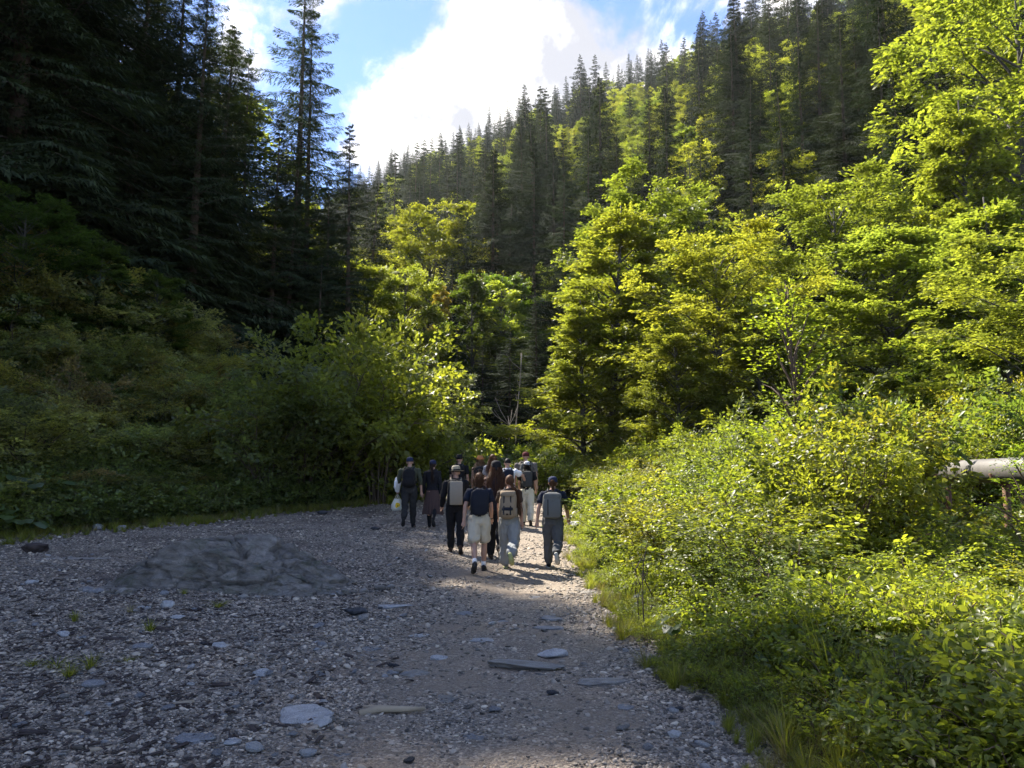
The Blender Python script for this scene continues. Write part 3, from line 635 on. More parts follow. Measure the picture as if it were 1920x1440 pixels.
for dist, x, y, z, px, py in pts:
    if px < 640 and dist < 90: continue
    cl = vn(x+200, y, 17)*.9+vn(x+20, y+90, 7)*.5
    bias = np.interp(px, [700, 1000, 1200, 1500, 1900], [-.15, -.12, .32, .34, .42]) - (.12 if dist > 220 else 0)
    kd = 'b' if cl+bias > .12 else 'c'
    if dist < 75 and kd == 'c': kd = 'b' if rng.random() < .3 else 'c'
    if dist < 58: continue
    if kinds[kd] >= (230 if kd == 'c' else 220): rest[kd].append((x, y, z)); continue
    kinds[kd] += 1
    c_ = [n for n, q in cell if px >= q][-1]; w_ = rows[0] if dist > 190 else rows[1] if dist > 120 else rows[2]
    if kd == 'c':
        dk = rng.random(); base = (.024, .036, .023) if dk < .6 else (.04, .052, .032); cw_ = 'dark' if dk < .6 else 'grey-green'
        hh = rng.uniform(.75, 1.42); rw = rng.uniform(1.05, 1.35)*hh; lab_ = f"{'tall' if hh > 1.0 else 'smaller'} {cw_} spruce {w_} {c_}"
        if dist < 135: tree('spruce_tree', P_SPR[rng.integers(3)], x, y, 26*hh, 26, rw/hh*.95, vary(base, .15), label=lab_, group='spruces of the right hillside', sink=.3); continue
        o = link('spruce_tree', P_SPRF[rng.integers(5)], None, (x, y, z-.3), (0, 0, rng.uniform(0, 6.28))); o.scale = (rw, rw, hh)
        size = 'tall' if hh > 1.0 else 'smaller'
        tag(o, f'{size} {cw_} spruce {w_} {c_}', 'tree', 'spruces of the right hillside'); o.color = (*vary(base, .15), 1)
    else:
        q = rng.random(); base = YEL if q < .35 else LIM if q < .75 else MID; cw_ = 'yellow-green' if q < .35 else 'bright green' if q < .75 else 'mid green'
        base = tuple(q_*1.12 for q_ in base); o = link('beech_tree', P_BRDF[rng.integers(4)], None, (x, y, z-.3), (0, 0, rng.uniform(0, 6.28))); hh = rng.uniform(.75, 1.1); o.scale = (hh*rng.uniform(.85, 1.1),)*2+(hh,)
        size = 'tall' if hh > .92 else 'smaller'
        tag(o, f'{size} {cw_} beech {w_} {c_}', 'tree', 'broadleaved trees of the right hillside'); o.color = (*vary(base, .15), 1)
def recolor(me, nm, m0, cc):
    q = me.copy(); q.name = nm; q.materials[0] = m0; return q
M['needle_far'] = leafmat('far_conifer_needles', (.027, .04, .025), .14, .75, .3, (1.5, 1.6, .6), .08)
M['leaf_far'] = leafmat('far_leaves', (.10, .135, .018), .55, tcol=(3.3, 3.0, .6))
far_meshes = {}
for kd, prs, nm, mm in (('c', P_SPRF, 'conifer_forest', M['needle_far']), ('b', P_BRDF, 'broadleaf_forest', M['leaf_far'])):
    A = np.array(rest[kd]).reshape(-1, 3)
    if not len(A): continue
    far_meshes[kd] = [recolor(p, nm, mm, None) for p in prs[:3 if kd == 'c' else 2]]; n = len(A); A[:, 2] -= .3; s = rng.uniform(.75, 1.15, n)
    o = scatter(nm, A, np.stack([np.zeros(n), np.zeros(n), rng.uniform(0, 6.28, n)], 1), np.stack([s, s, s*rng.uniform(.95, 1.1, n)], 1), far_meshes[kd])
    tag(o, 'mass of distant %s covering the upper hillside up to the ridge' % ('spruces' if kd == 'c' else 'yellow-green beeches'), 'forest', kind='stuff')
A = np.array(OFF); n = len(A)
o = scatter('forest', A[:, :3], np.stack([np.zeros(n), np.zeros(n), rng.uniform(0, 6.28, n)], 1), np.stack([np.maximum(1.05, A[:, 3]), np.maximum(1.05, A[:, 3]), A[:, 3]], 1), far_meshes['c'])
tag(o, 'dark spruce forest climbing the left bank beyond the picture edge', 'forest', kind='stuff')
print('TREES', kinds, {k: len(v) for k, v in rest.items()})
# ------------------------------------------------------------------ shrubs of the bank (left)
n_ = 0
pl = []
for al in np.arange(-16, 26, 1.25):
    for s in np.arange(1.0, 15, 1.35):
        p = FB+FA*(al+rng.uniform(-.7, .7))+FN*(s+rng.uniform(-.7, .7)); x, y = p
        if s_left(x, y) < .7: continue
        px, py, f = project(x, y, zg(x, y)+1)
        if px < -60 or px > 900 or f < 0: continue
        pl.append((f, x, y, px, s_left(x, y)))
pl.sort()
for f, x, y, px, s in pl:
    H = rng.uniform(.7, 1.25) if s < 2 else rng.uniform(1.2, 2.9)+(s > 8)*.8; rr_ = rng.uniform(.85, 1.3)
    q = rng.random(); c = (.15, .165, .085) if q < .4 else (.12, .145, .08) if q < .7 else (.15, .15, .06) if q < .92 else (.16, .125, .07)
    if px > 640: c = tuple(np.array(c)*.5+np.array(YEL)*.5)
    cn = 'olive' if q < .4 else 'dark green' if q < .7 else 'yellowish' if q < .9 else 'brownish'
    wh = 'just above the gravel,' if s < 2.5 else 'midway up left bank,' if s < 7 else 'high on left bank,'
    ax = 'at left edge' if px < 120 else 'left of boulder' if px < 250 else 'above boulder' if px < 430 else 'right of boulder' if px < 600 else 'near the path bend'
    hs_ = 'low ' if H < 1 else 'medium ' if H < 1.9 else 'tall '
    zs = H/2.2; tree('shrub', P_SHL[rng.integers(5)], x, y, H, 2.2, rr_*max(1, 1/zs*.9), vary(c, .2), label=f'{hs_}{cn} leafy shrub {wh} {ax}', cat='shrub', group='shrubs of the left bank', sink=.15)
# ------------------------------------------------------------------ thicket (right)
def thick_h(dr, y): return np.interp(dr, [0, .8, 1.6, 3, 5, 9, 16], [.5, 1.15, 1.65, 2.5, 3.3, 3.8, 4.1])*np.interp(y, [3, 6, 9, 14, 24, 40], [.72, .85, 1, 1.06, 1.0, 1.0])
cnt = 0
for y0 in np.arange(3.6, 40, 1.15):
    for dr in np.arange(1.35, 26, 1.35):
        y = y0+rng.uniform(-.5, .5); x = float(edge_r(y0))+dr+rng.uniform(-.5, .5)
        if y > 18 and (rng.random() < .5): continue
        if y < 6.5 and dr < 2.6: continue
        px, py, f = project(x, y, .5)
        if px > 2080 or f < 2: continue
        H = float(thick_h(dr, y))*rng.uniform(.75, 1.12)
        if px > 1650 and y < 19: H = min(H, 1.0 if y < 9 else 1.3 if y < 14 else 1.25)
        elif px > 1480 and y < 7.5: H = min(H, 1.15)
        if cnt > 285: continue
        cnt += 1
        q = rng.random(); c = (.115, .142, .03) if q < .45 else (.138, .152, .03) if q < .75 else (.095, .128, .034)
        if px > 1600 and y > 14 and q < .5: c = (.14, .14, .018)
        cn = 'bright green' if q < .45 else 'yellow-green' if q < .75 else 'deep green'
        wh = 'path-side' if dr < 2.8 else 'mid-thicket' if dr < 7 else 'back-row'
        ax = 'near camera' if y < 7 else 'beside the walkers' if y < 16 else 'beyond the walkers'
        lm_ = 'at thicket corner' if px < 1180 else 'below biggest beech' if px < 1360 else 'near birch sapling' if px < 1560 else 'left of pipe' if px < 1760 else 'by the pipe'
        hs_ = 'low ' if H < 1 else 'waist-high ' if H < 1.5 else 'head-high ' if H < 2.1 else 'tall '
        if y < 8: c = tuple(q_*1.18 for q_ in c)  # paler leaf colour near the camera stands in for sunlight on self-shaded foliage
        tree('shrub', P_SHR[rng.integers(4)], x, y, H, 2.6, max(.8, min(1.6, 1.0/(H/2.6)*.85)), vary(c, .2), label=f'{hs_}{cn} {wh} shrub {ax}, {lm_}', cat='shrub', group='shrubs of the right thicket', sink=.1)
print('SHRUBS', len(pl), cnt)

for i, (px, d, H, rr_, c, lb) in enumerate([(905, 33, 2.2, 1.2, (.07, .1, .04), 'grey-green bush behind the walkers where the path ends'), (940, 36, 2.6, 1.2, (.08, .11, .045), 'pale bush below the dead trunks behind the walkers'), (985, 34, 2.3, 1.0, (.09, .12, .04), 'bush at the left end of the thicket behind the tall man'), (870, 38, 2.8, 1.2, (.06, .09, .035), 'dark bush left of the grey-green one at the path bend'), (830, 36, 3.0, 1.2, (.08, .11, .03), 'tall leafy bush at the foot of the yellow-green hazel'), (1020, 30, 2.4, 1.1, (.1, .13, .025), 'sunlit bush at the left corner of the thicket')]):
    tree('shrub', P_SHL[i % 5], (px-960)/FPX*d, d, H, 2.2, rr_, c, label=lb, cat='shrub', group='bushes at the path bend')

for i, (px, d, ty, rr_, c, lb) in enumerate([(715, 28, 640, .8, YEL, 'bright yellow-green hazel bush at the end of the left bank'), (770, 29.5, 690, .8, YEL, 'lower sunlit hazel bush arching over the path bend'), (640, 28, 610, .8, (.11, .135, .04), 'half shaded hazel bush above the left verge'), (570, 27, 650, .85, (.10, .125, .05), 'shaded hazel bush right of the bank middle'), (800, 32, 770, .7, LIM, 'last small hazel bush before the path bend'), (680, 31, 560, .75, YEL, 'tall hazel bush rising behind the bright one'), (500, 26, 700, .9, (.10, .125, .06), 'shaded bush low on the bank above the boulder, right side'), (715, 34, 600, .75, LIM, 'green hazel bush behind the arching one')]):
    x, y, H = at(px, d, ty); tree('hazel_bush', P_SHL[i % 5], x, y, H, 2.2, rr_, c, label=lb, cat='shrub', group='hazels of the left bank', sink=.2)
# ------------------------------------------------------------------ stones
def rock_mesh(name, seed, dims, m, sub=3, rough=.25, flat=0.0, strata=0.0, facets=5):
    rnd = np.random.default_rng(seed); v, f = ico(sub)
    for _ in range(facets):
        n = unit(rnd.normal(0, 1, 3)); dcut = rnd.uniform(.45, .85); e = v@n-dcut; v = v-np.outer(np.maximum(e, 0), n)
    off = rnd.uniform(0, 50, 3); d = nz(v*1.3+off, 1.0, 4)[:, None]*rough
    if strata: d = d+(np.sin(v[:, 2:3]*17+d*9)*strata)
    v = v*(1+d)
    if flat: v[:, 2] = np.where(v[:, 2] > flat, flat+(v[:, 2]-flat)*.2, v[:, 2])
    v = v*np.array(dims)/2
    return MB().add(v, f).mesh(name, m, sub > 2)
def ground_rot(x, y):
    e = .15; gx_ = (zg(x+e, y)-zg(x-e, y))/(2*e); gy_ = (zg(x, y+e)-zg(x, y-e))/(2*e); return (math.atan(gy_), -math.atan(gx_), 0)
def rock_at(name, px, py, wpx, dims, m, label, yaw=0, seed=0, sub=3, sink=.35, flat=0.0, strata=0, rough=.25, cat='rock', group=None, tilt=(0, 0)):
    p = hit(px, py); k = wpx*p[1]/FPX/dims[0]; dd = tuple(q*k for q in dims)
    o = link(name, rock_mesh(name, seed, dd, m, sub, rough, flat, strata), None, (p[0], p[1]+dd[1]*.25, p[2]+dd[2]*(.5-sink)))
    o.rotation_euler = (tilt[0], tilt[1], yaw); return tag(o, label, cat, group)
G_ = 'loose rocks on the gravel'
rocks = [
 ('flat_rock', 567, 1350, 105, (1, 1.15, .16), 'pale', 'large pale speckled flat stone set flush in the gravel near the bottom', .2, 1, .36, .25),
 ('rock', 605, 1362, 40, (1, 1.4, .5), 'white', 'cream ribbed stone touching the right side of the pale flat stone', .5, 2, .3, 0),
 ('flat_rock', 360, 1392, 72, (1, .8, .22), 'blue', 'blue-grey slab half buried at the bottom left', -.1, 3, .3, .3),
 ('rock', 430, 1396, 36, (1, .8, .3), 'white', 'small white stone right of the blue-grey slab', .2, 4, .25, 0),
 ('flat_rock', 990, 1258, 165, (1, .42, .16), 'grain', 'long flat grained rock lying across the middle of the path', -.28, 5, .3, .3),
 ('rock', 1036, 1232, 58, (1, .8, .3), 'pale', 'pale rounded rock behind the long grained rock', .1, 6, .3, 0),
 ('flat_rock', 1132, 1284, 90, (1, .5, .18), 'grain', 'layered low rock right of the long grained rock', 0, 7, .35, .3),
 ('flat_rock', 1036, 1164, 48, (1, .9, .25), 'blue', 'upper of two flat grey stones on the path ahead', -.4, 8, .3, .3),
 ('flat_rock', 1030, 1181, 56, (1, .5, .2), 'blue', 'lower, narrower of two flat grey stones on the path ahead', 0, 9, .3, .3),
 ('rock', 664, 1155, 46, (1, .7, .38), 'darkrock', 'dark angular rock on the left part of the path', 0, 10, .15, 0),
 ('rock', 682, 1165, 24, (1, .8, .75), 'grain', 'small brown block in front of the dark angular rock', .3, 11, .12, 0),
 ('flat_rock', 742, 1140, 76, (1, .45, .13), 'pale', 'thin pale slab right of the dark angular rock', .05, 12, .3, .3),
 ('flat_rock', 776, 1268, 56, (1, .85, .22), 'grain', 'fan shaped ribbed stone in the middle of the path', .3, 13, .25, .2),
 ('rock', 822, 1239, 34, (1, .7, .35), 'pale', 'pale lump of stone above the fan shaped stone', .3, 14, .2, 0),
 ('rock', 735, 1266, 26, (1, .8, .4), 'blue', 'small grey stone left of the fan shaped stone', 0, 15, .2, 0),
 ('rock', 104, 990, 54, (1, .7, .5), 'grain', 'grey rock at the foot of the left bank beside the big leaves', 0, 16, .2, 0),
 ('rock', 183, 993, 24, (1, .7, .55), 'pale', 'whitish rock at the foot of the bank, left of the round dark one', 0, 17, .2, 0),
 ('rock', 226, 994, 21, (1, .8, .6), 'blue', 'round grey rock at the foot of the left bank', 0, 18, .2, 0),
 ('rock', 312, 1140, 26, (1, .8, .7), 'white', 'white pointed rock in the gravel in front of the boulder', 0, 19, .2, 0),
 ('rock', 331, 1162, 30, (1, .6, .35), 'pale', 'oval pale stone just below the white pointed rock', -.1, 20, .2, 0),
 ('rock', 265, 1219, 42, (1, .6, .32), 'blue', 'oblong grey stone in the left gravel', 0, 21, .2, 0),
 ('rock', 411, 1214, 30, (1, .7, .4), 'white', 'white flat stone right of the oblong grey stone', .2, 22, .25, 0),
 ('rock', 118, 1193, 30, (1, .7, .35), 'pale', 'pale stone alone in the left gravel', 0, 23, .2, 0),
 ('rock', 172, 1289, 42, (1, .6, .38), 'blue', 'grey rounded stone in the lower left gravel', .1, 24, .2, 0),
 ('rock', 58, 1095, 26, (1, .5, .35), 'pale', 'light stone at the far left of the gravel', .2, 25, .2, 0),
 ('rock', 490, 1268, 36, (1, .8, .4), 'pale', 'white knobbly stone above the pale flat stone', .2, 26, .25, 0),
 ('flat_rock', 440, 1305, 44, (1, .7, .2), 'grain', 'flat tan stone left of the pale flat stone', -.5, 27, .3, .3),
 ('rock', 1170, 1330, 38, (1, .7, .3), 'blue', 'smooth grey stone low on the right side of the path', 0, 28, .3, .2),
 ('rock', 1265, 1385, 32, (1, .7, .5), 'white', 'light cobble among the pebbles at the right edge of the path', .3, 29, .2, 0),
 ('rock', 605, 965, 22, (1, .6, .4), 'darkrock', 'dark rock on the far grass verge left of the walkers', 0, 30, .1, 0),
 ('rock', 704, 994, 20, (1, .7, .4), 'darkrock', 'dark stone on the gravel left of the couple', 0, 31, .1, 0),
 ('rock', 1078, 992, 30, (1, .8, .6), 'white', 'sunlit pale rock at the right verge behind the last walker', 0, 32, .2, 0)]
for nm, px, py, w_, dm, mm, lb, yw, sd_, sk, fl in rocks:
    rock_at(nm, px, py, w_, dm, M[mm], lb, yw, sd_, 4 if w_ > 50 else 3, sk, fl, group=G_, rough=.2)
for px, py, w_, lb in [(1893, 1195, 60, 'white stream boulder showing through plants at the right edge'), (1885, 1128, 46, 'grey boulder behind the white one at the right edge')]:
    rock_at('rock', px, py, w_, (1, .8, .7), M['pale'], lb, .3, px, 3, .05)
# the boulder
def boulder():
    v, f = ico(6); rnd = np.random.default_rng(12)
    for n, dc in (((-.25, -.75, .62), .66), ((.3, -.8, .5), .62), ((0, -.2, 1), .72), ((-.8, -.2, .55), .74), ((.75, -.1, .66), .60), ((.1, -1, .05), .7), ((.45, -.35, .85), .63), ((-.5, .1, .86), .72)):
        n = unit(np.array(n)); e = v@n-dc; v = v-np.outer(np.maximum(e, 0), n)*.93
    q = v*np.array([2.45, 1.25, .95]); x = q[:, 0]; k = np.interp(x, [-2.2, -1.9, -1.3, 0, .7, 1.3, 2.2], [.75, 1, 1.08, 1.0, .86, .66, .35]); q[:, 2] *= k; q[:, 1] -= .12*x*(x > 0)
    nrm = unit(v); a_ = nz(q*np.array([.9, 1.2, 1.6])+4, 1, 3); rg = np.abs(nz(q*np.array([.8, 1.4, 2.6])+17, 1, 3)); cr2 = np.abs(nz(q*np.array([2.0, 2.4, 4.5])+31, 1, 3)); fn = nz(q*11, 1, 3)
    dsp = a_*.13-np.exp(-(rg/.07)**2)*.16-np.exp(-(cr2/.06)**2)*.07+fn*.034
    ledge = np.floor(q[:, 2]*6+a_*2)-(q[:, 2]*6+a_*2); q = q+nrm*dsp[:, None]; q[:, 1] -= ledge*.05*(nrm[:, 1] < 0)
    return MB().add(q, f).mesh('boulder', M['boulder'], False)
bo = link('boulder', boulder(), None, (-4.2, 12.0, zg(-4.2, 12)-.07), (0, 0, -.16)); tag(bo, 'large grey mossy boulder rising out of the gravel on the left', 'boulder')
pb = hit(345, 1096); o = link('flat_rock', rock_mesh('flat_rock', 77, (2.4, .8, .3), M['blue'], 4, .22, .2), None, (pb[0]+.3, pb[1]+.1, pb[2]-.02), (0, 0, -.12)); tag(o, 'low blue-grey slab at the front foot of the big boulder', 'rock')
o = link('flat_rock', rock_mesh('flat_rock', 78, (3.2, .5, .14), M['grain'], 4, .25, .2), None, (*hit(170, 1045)[:2], hit(170, 1045)[2]-.02), (0, 0, .05)); tag(o, 'long thin slab level with the ground left of the boulder', 'rock')
for i in range(26):      # rubble gathered at the boulder's foot
    a_ = rng.uniform(-2.9, -.2); p_ = np.array([-4.2+2.35*math.cos(a_)+.1, 12.0+1.15*math.sin(a_)]); s = rng.uniform(.08, .26); rock_m = rock_mesh('stone', 400+i, (s, s*.8, s*.5), M[('boulder', 'grain', 'blue')[i % 3]], 2, .25)
    link('stone', rock_m, path_o, (p_[0], p_[1], zg(*p_)+s*.1), (0, 0, i))
# separate stones of the path, the largest after the rocks
mk = ['pale', 'blue', 'blue', 'darkrock', 'grain', 'white', 'grain']; cache = {}
def stone(parent, x, y, s, m, i):
    key = (m, i % 5)
    if key not in cache: cache[key] = rock_mesh('stone', 200+i % 5, (1, (.75, .6, .85, .7, .55)[i % 5], (.42, .35, .5, .3, .45)[i % 5]), M[m], 2, .22)
    o = link('stone', cache[key], parent, (x, y, zg(x, y)+s*.09), (rng.normal(0, .12), rng.normal(0, .12), rng.uniform(0, 6.28)), (s, s, s)); return o
cnt = 0
while cnt < 255:
    y = 3.7+(rng.random()**1.7)*12.5; x = rng.uniform(-.66*y-.3, min(1.5, .66*y))
    if not in_path(np.array([x]), np.array([y]))[0] or (abs(x+4.1) < 2.6 and abs(y-12) < 1.5): continue
    if rng.random() > .55-.35*(x > -1.2)+.4*(x > 1.0): continue
    stone(path_o, x, y, float(np.clip(rng.lognormal(-2.62, .32), .05, .16))*(1+y*.02), mk[rng.integers(7)], cnt); cnt += 1
for i, (px, py, w_) in enumerate([(905, 1200, 40), (960, 1310, 44), (830, 1310, 50), (700, 1215, 42), (600, 1200, 46), (1120, 1225, 36), (1180, 1280, 40), (900, 1380, 52), (1040, 1405, 48), (640, 1420, 50), (1100, 1110, 34), (870, 1150, 36), (780, 1190, 40), (940, 1165, 30), (540, 1240, 44), (1000, 1120, 30)]):
    p = hit(px, py); s = w_*p[1]/FPX*1.25; key = ('slab', i % 4)
    if key not in cache: cache[key] = rock_mesh('stone', 300+i % 4, (1, .7, .12), M[('pale', 'blue', 'grain', 'blue')[i % 4]], 3, .3, .25)
    link('stone', cache[key], path_o, (p[0], p[1], p[2]-.005*s), (0, 0, i*1.3), (s, s, s))
# gravel
def peb(seed, fl):
    v, f = ico(2); rnd = np.random.default_rng(seed)
    for _ in range(4):
        n = unit(rnd.normal(0, 1, 3)); e = v@n-rnd.uniform(.5, .85); v = v-np.outer(np.maximum(e, 0), n)
    v = v*(1+nz(v*1.2+seed*7, 1, 2)[:, None]*.25)*np.array([.5, .37, fl]); return MB().add(v, f).mesh('pebble', M['pebble'], True)
P_PEB = [peb(i, (.24, .18, .28, .15, .22, .2)[i]) for i in range(6)]
def path_pts(n, y0, y1, keep):
    y = rng.uniform(y0, y1, n); x = rng.uniform(-1, 1, n)*(.70*y+.6); k = in_path(x, y)|((x > edge_r(y)-.2) & (x < edge_r(y)+.7) & (rng.random(n) < .35))
    k &= keep(x, y) > rng.random(n); return x[k], y[k]
kp = lambda x, y: np.clip(.62+.4*vn(x, y, 1.1)+.3*vn(x+40, y, .45)+.35*sstep(-.8, -2.2, x)+.6*sstep(.7, 1.4, x)-.38*sstep(-1.6, -.6, x)*sstep(1.1, .5, x), .05, 1)
X, Y, S = [], [], []
for n, y0, y1, mu, sg_ in [(85000, 3.4, 6.5, -3.95, .45), (75000, 6.5, 11, -3.65, .45), (60000, 11, 20, -3.25, .4), (22000, 20, 34, -2.8, .35)]:
    x, y = path_pts(n, y0, y1, kp); X.append(x); Y.append(y); S.append(np.clip(rng.lognormal(mu, sg_, len(x)), .008, .11))
X, Y, S = map(np.concatenate, (X, Y, S)); n = len(X); nrm = near
Z = zt(X, Y)+sstep(30, 12, Y)*(vn(X, Y, .22)*.010+vn(X+5, Y, .11)*.006)
o = scatter('gravel', np.stack([X, Y, Z+S*.06], 1), np.stack([rng.normal(0, .25, n), rng.normal(0, .25, n), rng.uniform(0, 6.28, n)], 1), S, P_PEB)
tag(o, 'grey and whitish pebbles covering the path', 'gravel', kind='stuff'); print('PEBBLES', n)
def chip(seed):
    rnd = np.random.default_rng(seed); b = MB(); v = np.array([(x, y, z) for x in (-.5, .5) for y in (-.12, .12) for z in (-.03, .03)])+rnd.normal(0, .03, (8, 3)); 
    return b.add(v, np.array([(0, 1, 3, 2), (4, 6, 7, 5), (0, 4, 5, 1), (2, 3, 7, 6), (0, 2, 6, 4), (1, 5, 7, 3)])).mesh('bark_chip', M['barkchip'])
n = 9000; y = 3.5+rng.random(n)**1.5*11; x = rng.uniform(-.7*y-.5, .3, n); k = (in_path(x, y)) & (rng.random(n) < sstep(-.6, -2.8, x)*.8); x, y = x[k], y[k]; n = len(x)
o = scatter('bark_litter', np.stack([x, y, zt(x, y)+.012], 1), np.stack([rng.normal(0, .15, n), rng.normal(0, .15, n), rng.uniform(0, 6.28, n)], 1), np.clip(rng.lognormal(-3.0, .45, n), .02, .16), [chip(i) for i in range(4)])
tag(o, 'dark chips of bark strewn over the left gravel', 'bark litter', kind='stuff')
def plank(px, py, L_, w_, yaw, m, label, nm='wood_piece'):
    p = hit(px, py); v = np.array([(x, y, z) for x in (-.5, -.2, .15, .5) for y in (-.5, .5) for z in (-.5, .5)], float); v[:, 1] += np.sin(v[:, 0]*4)*.12
    v = v*np.array([L_, w_, w_*.3]); f = []
    for a in range(3):
        b = a*4; f += [(b, b+4, b+5, b+1), (b+2, b+3, b+7, b+6), (b, b+2, b+6, b+4), (b+1, b+5, b+7, b+3)]
    f += [(0, 1, 3, 2), (12, 14, 15, 13)]
    return tag(link(nm, MB().add(v, np.array(f)).mesh(nm, m), None, (p[0], p[1], p[2]+w_*.18), (.05, .06, yaw)), label, 'piece of wood', 'wood pieces on the gravel')
M['palewood'] = simple('pale_wood', (.33, .27, .19), .85, .3, 9, .5, 30)
plank(197, 1404, .17, .045, .75, M['palewood'], 'pale splinter of wood lying at an angle at the bottom left')
plank(247, 1388, .14, .05, 1.5, M['barkchip'], 'dark strip of bark pointing up at the bottom left')
plank(160, 1373, .2, .03, .02, M['palewood'], 'thin grey stick left of the dark bark strip')
plank(358, 1210, .24, .07, .12, M['bark'], 'reddish brown piece of bark in the middle of the left gravel')
plank(305, 1182, .24, .07, -.35, M['barkchip'], 'dark slab of bark above the reddish piece')
plank(345, 1320, .14, .05, .6, M['palewood'], 'small pale wood chip left of the pale flat stone')
plank(220, 1200, .3, .06, .0, M['barkchip'], 'long dark bark strip at the far left of the gravel')
# driftwood
def stick(name, pts, r, m, label, cat='branch'):
    b = MB(); 
    for q, rr_ in zip(pts, r): b.add(*tube(q, rr_, 7))
    c = np.concatenate([np.array(q) for q in pts]).mean(0); b.v = [w-c for w in b.v]
    return tag(link(name, b.mesh(name, m, True), None, c), label, cat)
p = hit(730, 1340)
stick('driftwood', [[p+np.array(q) for q in ((-.2, -.03, .01), (-.08, .03, .03), (.08, .02, .03), (.24, .05, .025))], [p+np.array(q) for q in ((-.05, .03, .03), (-.15, .1, .02), (-.26, .12, .01))]], [[.03, .028, .022, .012], [.02, .016, .006]], M['palewood'], 'bleached forked stick lying on the path below the fan shaped stone')
# stump and logs on the left
p = hit(68, 1035); b = MB(); th = np.arange(14)/14*6.283; rg = []
for z, r in ((-.05, .3), (.1, .26), (.2, .25), (.3, .2)): rg.append(np.stack([np.cos(th)*r*(1+.12*np.sin(th*3+z*9)), np.sin(th)*r*.8*(1+.1*np.cos(th*5)), np.full(14, z)+.03*np.sin(th*4)], 1))
fs = [(i*14+j, i*14+(j+1) % 14, (i+1)*14+(j+1) % 14, (i+1)*14+j) for i in range(3) for j in range(14)]+[tuple(range(42, 56))]
tag(link('stump', rock_mesh('stump', 91, (.46, .4, .36), M['barkchip'], 4, .4, .3), None, p+np.array([0, 0, .1])), 'low dark rotten stump at the left edge of the gravel', 'stump')
p = hit(105, 925)
stick('fallen_log', [[p+np.array(q) for q in ((-.9, .1, .28), (-.2, 0, .25), (.6, -.05, .18), (1.0, -.1, .12))]], [[.12, .12, .1, .06]], M['barkchip'], 'dark fallen log half hidden in the leaves of the left bank', 'log')
# ------------------------------------------------------------------ grass and herbs (uncountable)
def put(name, protos, x, y, sc, tiltv, label, cat, dz=-.02, idx=None):
    n = len(x); o = scatter(name, np.stack([x, y, zt(x, y)+dz], 1), np.stack([rng.normal(0, tiltv, n), rng.normal(0, tiltv, n), rng.uniform(0, 6.28, n)], 1), sc, protos, idx)
    return tag(o, label, cat, kind='stuff')
def cand(n, y0, y1, d0, d1, pw=1.0):
    y = y0+(y1-y0)*rng.random(n)**pw; d = rng.uniform(d0, d1, n); return edge_r(y)+vn(edge_r(y), y, .8)*.22+d, y, d
x, y, d = cand(4200, 3.3, 28, -.25, 1.6, 1.4); k = rng.random(len(x)) < np.clip(.55-d*.15+.9*vn(x, y, .7), .02, 1); x, y = x[k], y[k]
put('verge_grass', P_TUFT, x, y, rng.uniform(.3, .75, len(x))*(1-.35*(y < 6)), .2, 'short sunlit grass along the right edge of the path', 'grass', idx=rng.choice([0, 1, 2, 3], len(x), p=[.4, .25, .2, .15]))
x = rng.uniform(1.5, 6.5, 2600); y = rng.uniform(3.2, 9, 2600); k = vn(x, y, .9) > -.5; x, y = x[k], y[k]
put('meadow_grass', P_TUFT, x, y, rng.uniform(.3, .9, len(x)), .25, 'patchy yellow-green grass in the right foreground', 'grass')
x = rng.uniform(2.1, 9, 330); y = rng.uniform(4.2, 12, 330); k = (x-edge_r(y) > .6) & (vn(x+3, y, 1.3) > -.25); x, y = x[k], y[k]
put('tall_grass', P_TALL, x, y, rng.uniform(.6, 1.0, len(x)), .3, 'tall arching straw coloured grasses among the right plants', 'grass')
x, y, d = cand(4600, 3.4, 26, -.05, 3.8, 1.4); k = rng.random(len(x)) < np.clip(.75+.9*vn(x, y, .9), .05, 1)*np.where(y < 5.2, .45+.5*(d > 1.1), 1); x, y, d = x[k], y[k], d[k]
put('verge_herbs', P_LOW, x, y, rng.uniform(.45, 1.05, len(x))*np.interp(d, [0, .6, 1.2], [.35, .8, 1.2]), .15, 'broad leaved herbs and brambles along the right verge', 'herbs')
al = rng.uniform(-22, 27, 9000); s = rng.uniform(.0, 1, 9000)**1.3*16; x = FB[0]+FA[0]*al+FN[0]*s; y = FB[1]+FA[1]*al+FN[1]*s; px_, py_, f_ = project(x, y, zt(x, y)); k = (s_left(x, y) > -.1) & (f_ > 0) & (px_ > -80) & (px_ < 1000); x, y = x[k], y[k]
put('bank_undergrowth', P_LOWD, x, y, rng.uniform(.7, 1.5, len(x)), .25, 'tangle of low leafy plants covering the left bank', 'undergrowth')
al = rng.uniform(-20, 24, 9000); s = rng.normal(-.1, .75, 9000); x = FB[0]+FA[0]*al+FN[0]*s; y = FB[1]+FA[1]*al+FN[1]*s; k = (rng.random(9000) < np.clip(np.interp(al, [-4, 3, 8], [.12, .5, 1])+.4*vn(x, y, 1.1), 0, 1)) & (s_left(x, y) > -1.7); x, y = x[k], y[k]
put('left_verge_grass', P_TUFT, x, y, rng.uniform(.35, .9, len(x)), .2, 'low shaded grass along the left edge of the path', 'grass')
al = rng.uniform(-18, 22, 1300); s = rng.uniform(.3, 9, 1300); x = FB[0]+FA[0]*al+FN[0]*s; y = FB[1]+FA[1]*al+FN[1]*s; k = vn(x, y, 2.2) > .1; x, y = x[k], y[k]
put('bank_grass', P_TALL, x, y, rng.uniform(.6, 1.1, len(x)), .2, 'brownish dry grasses between the shrubs of the left bank', 'grass')
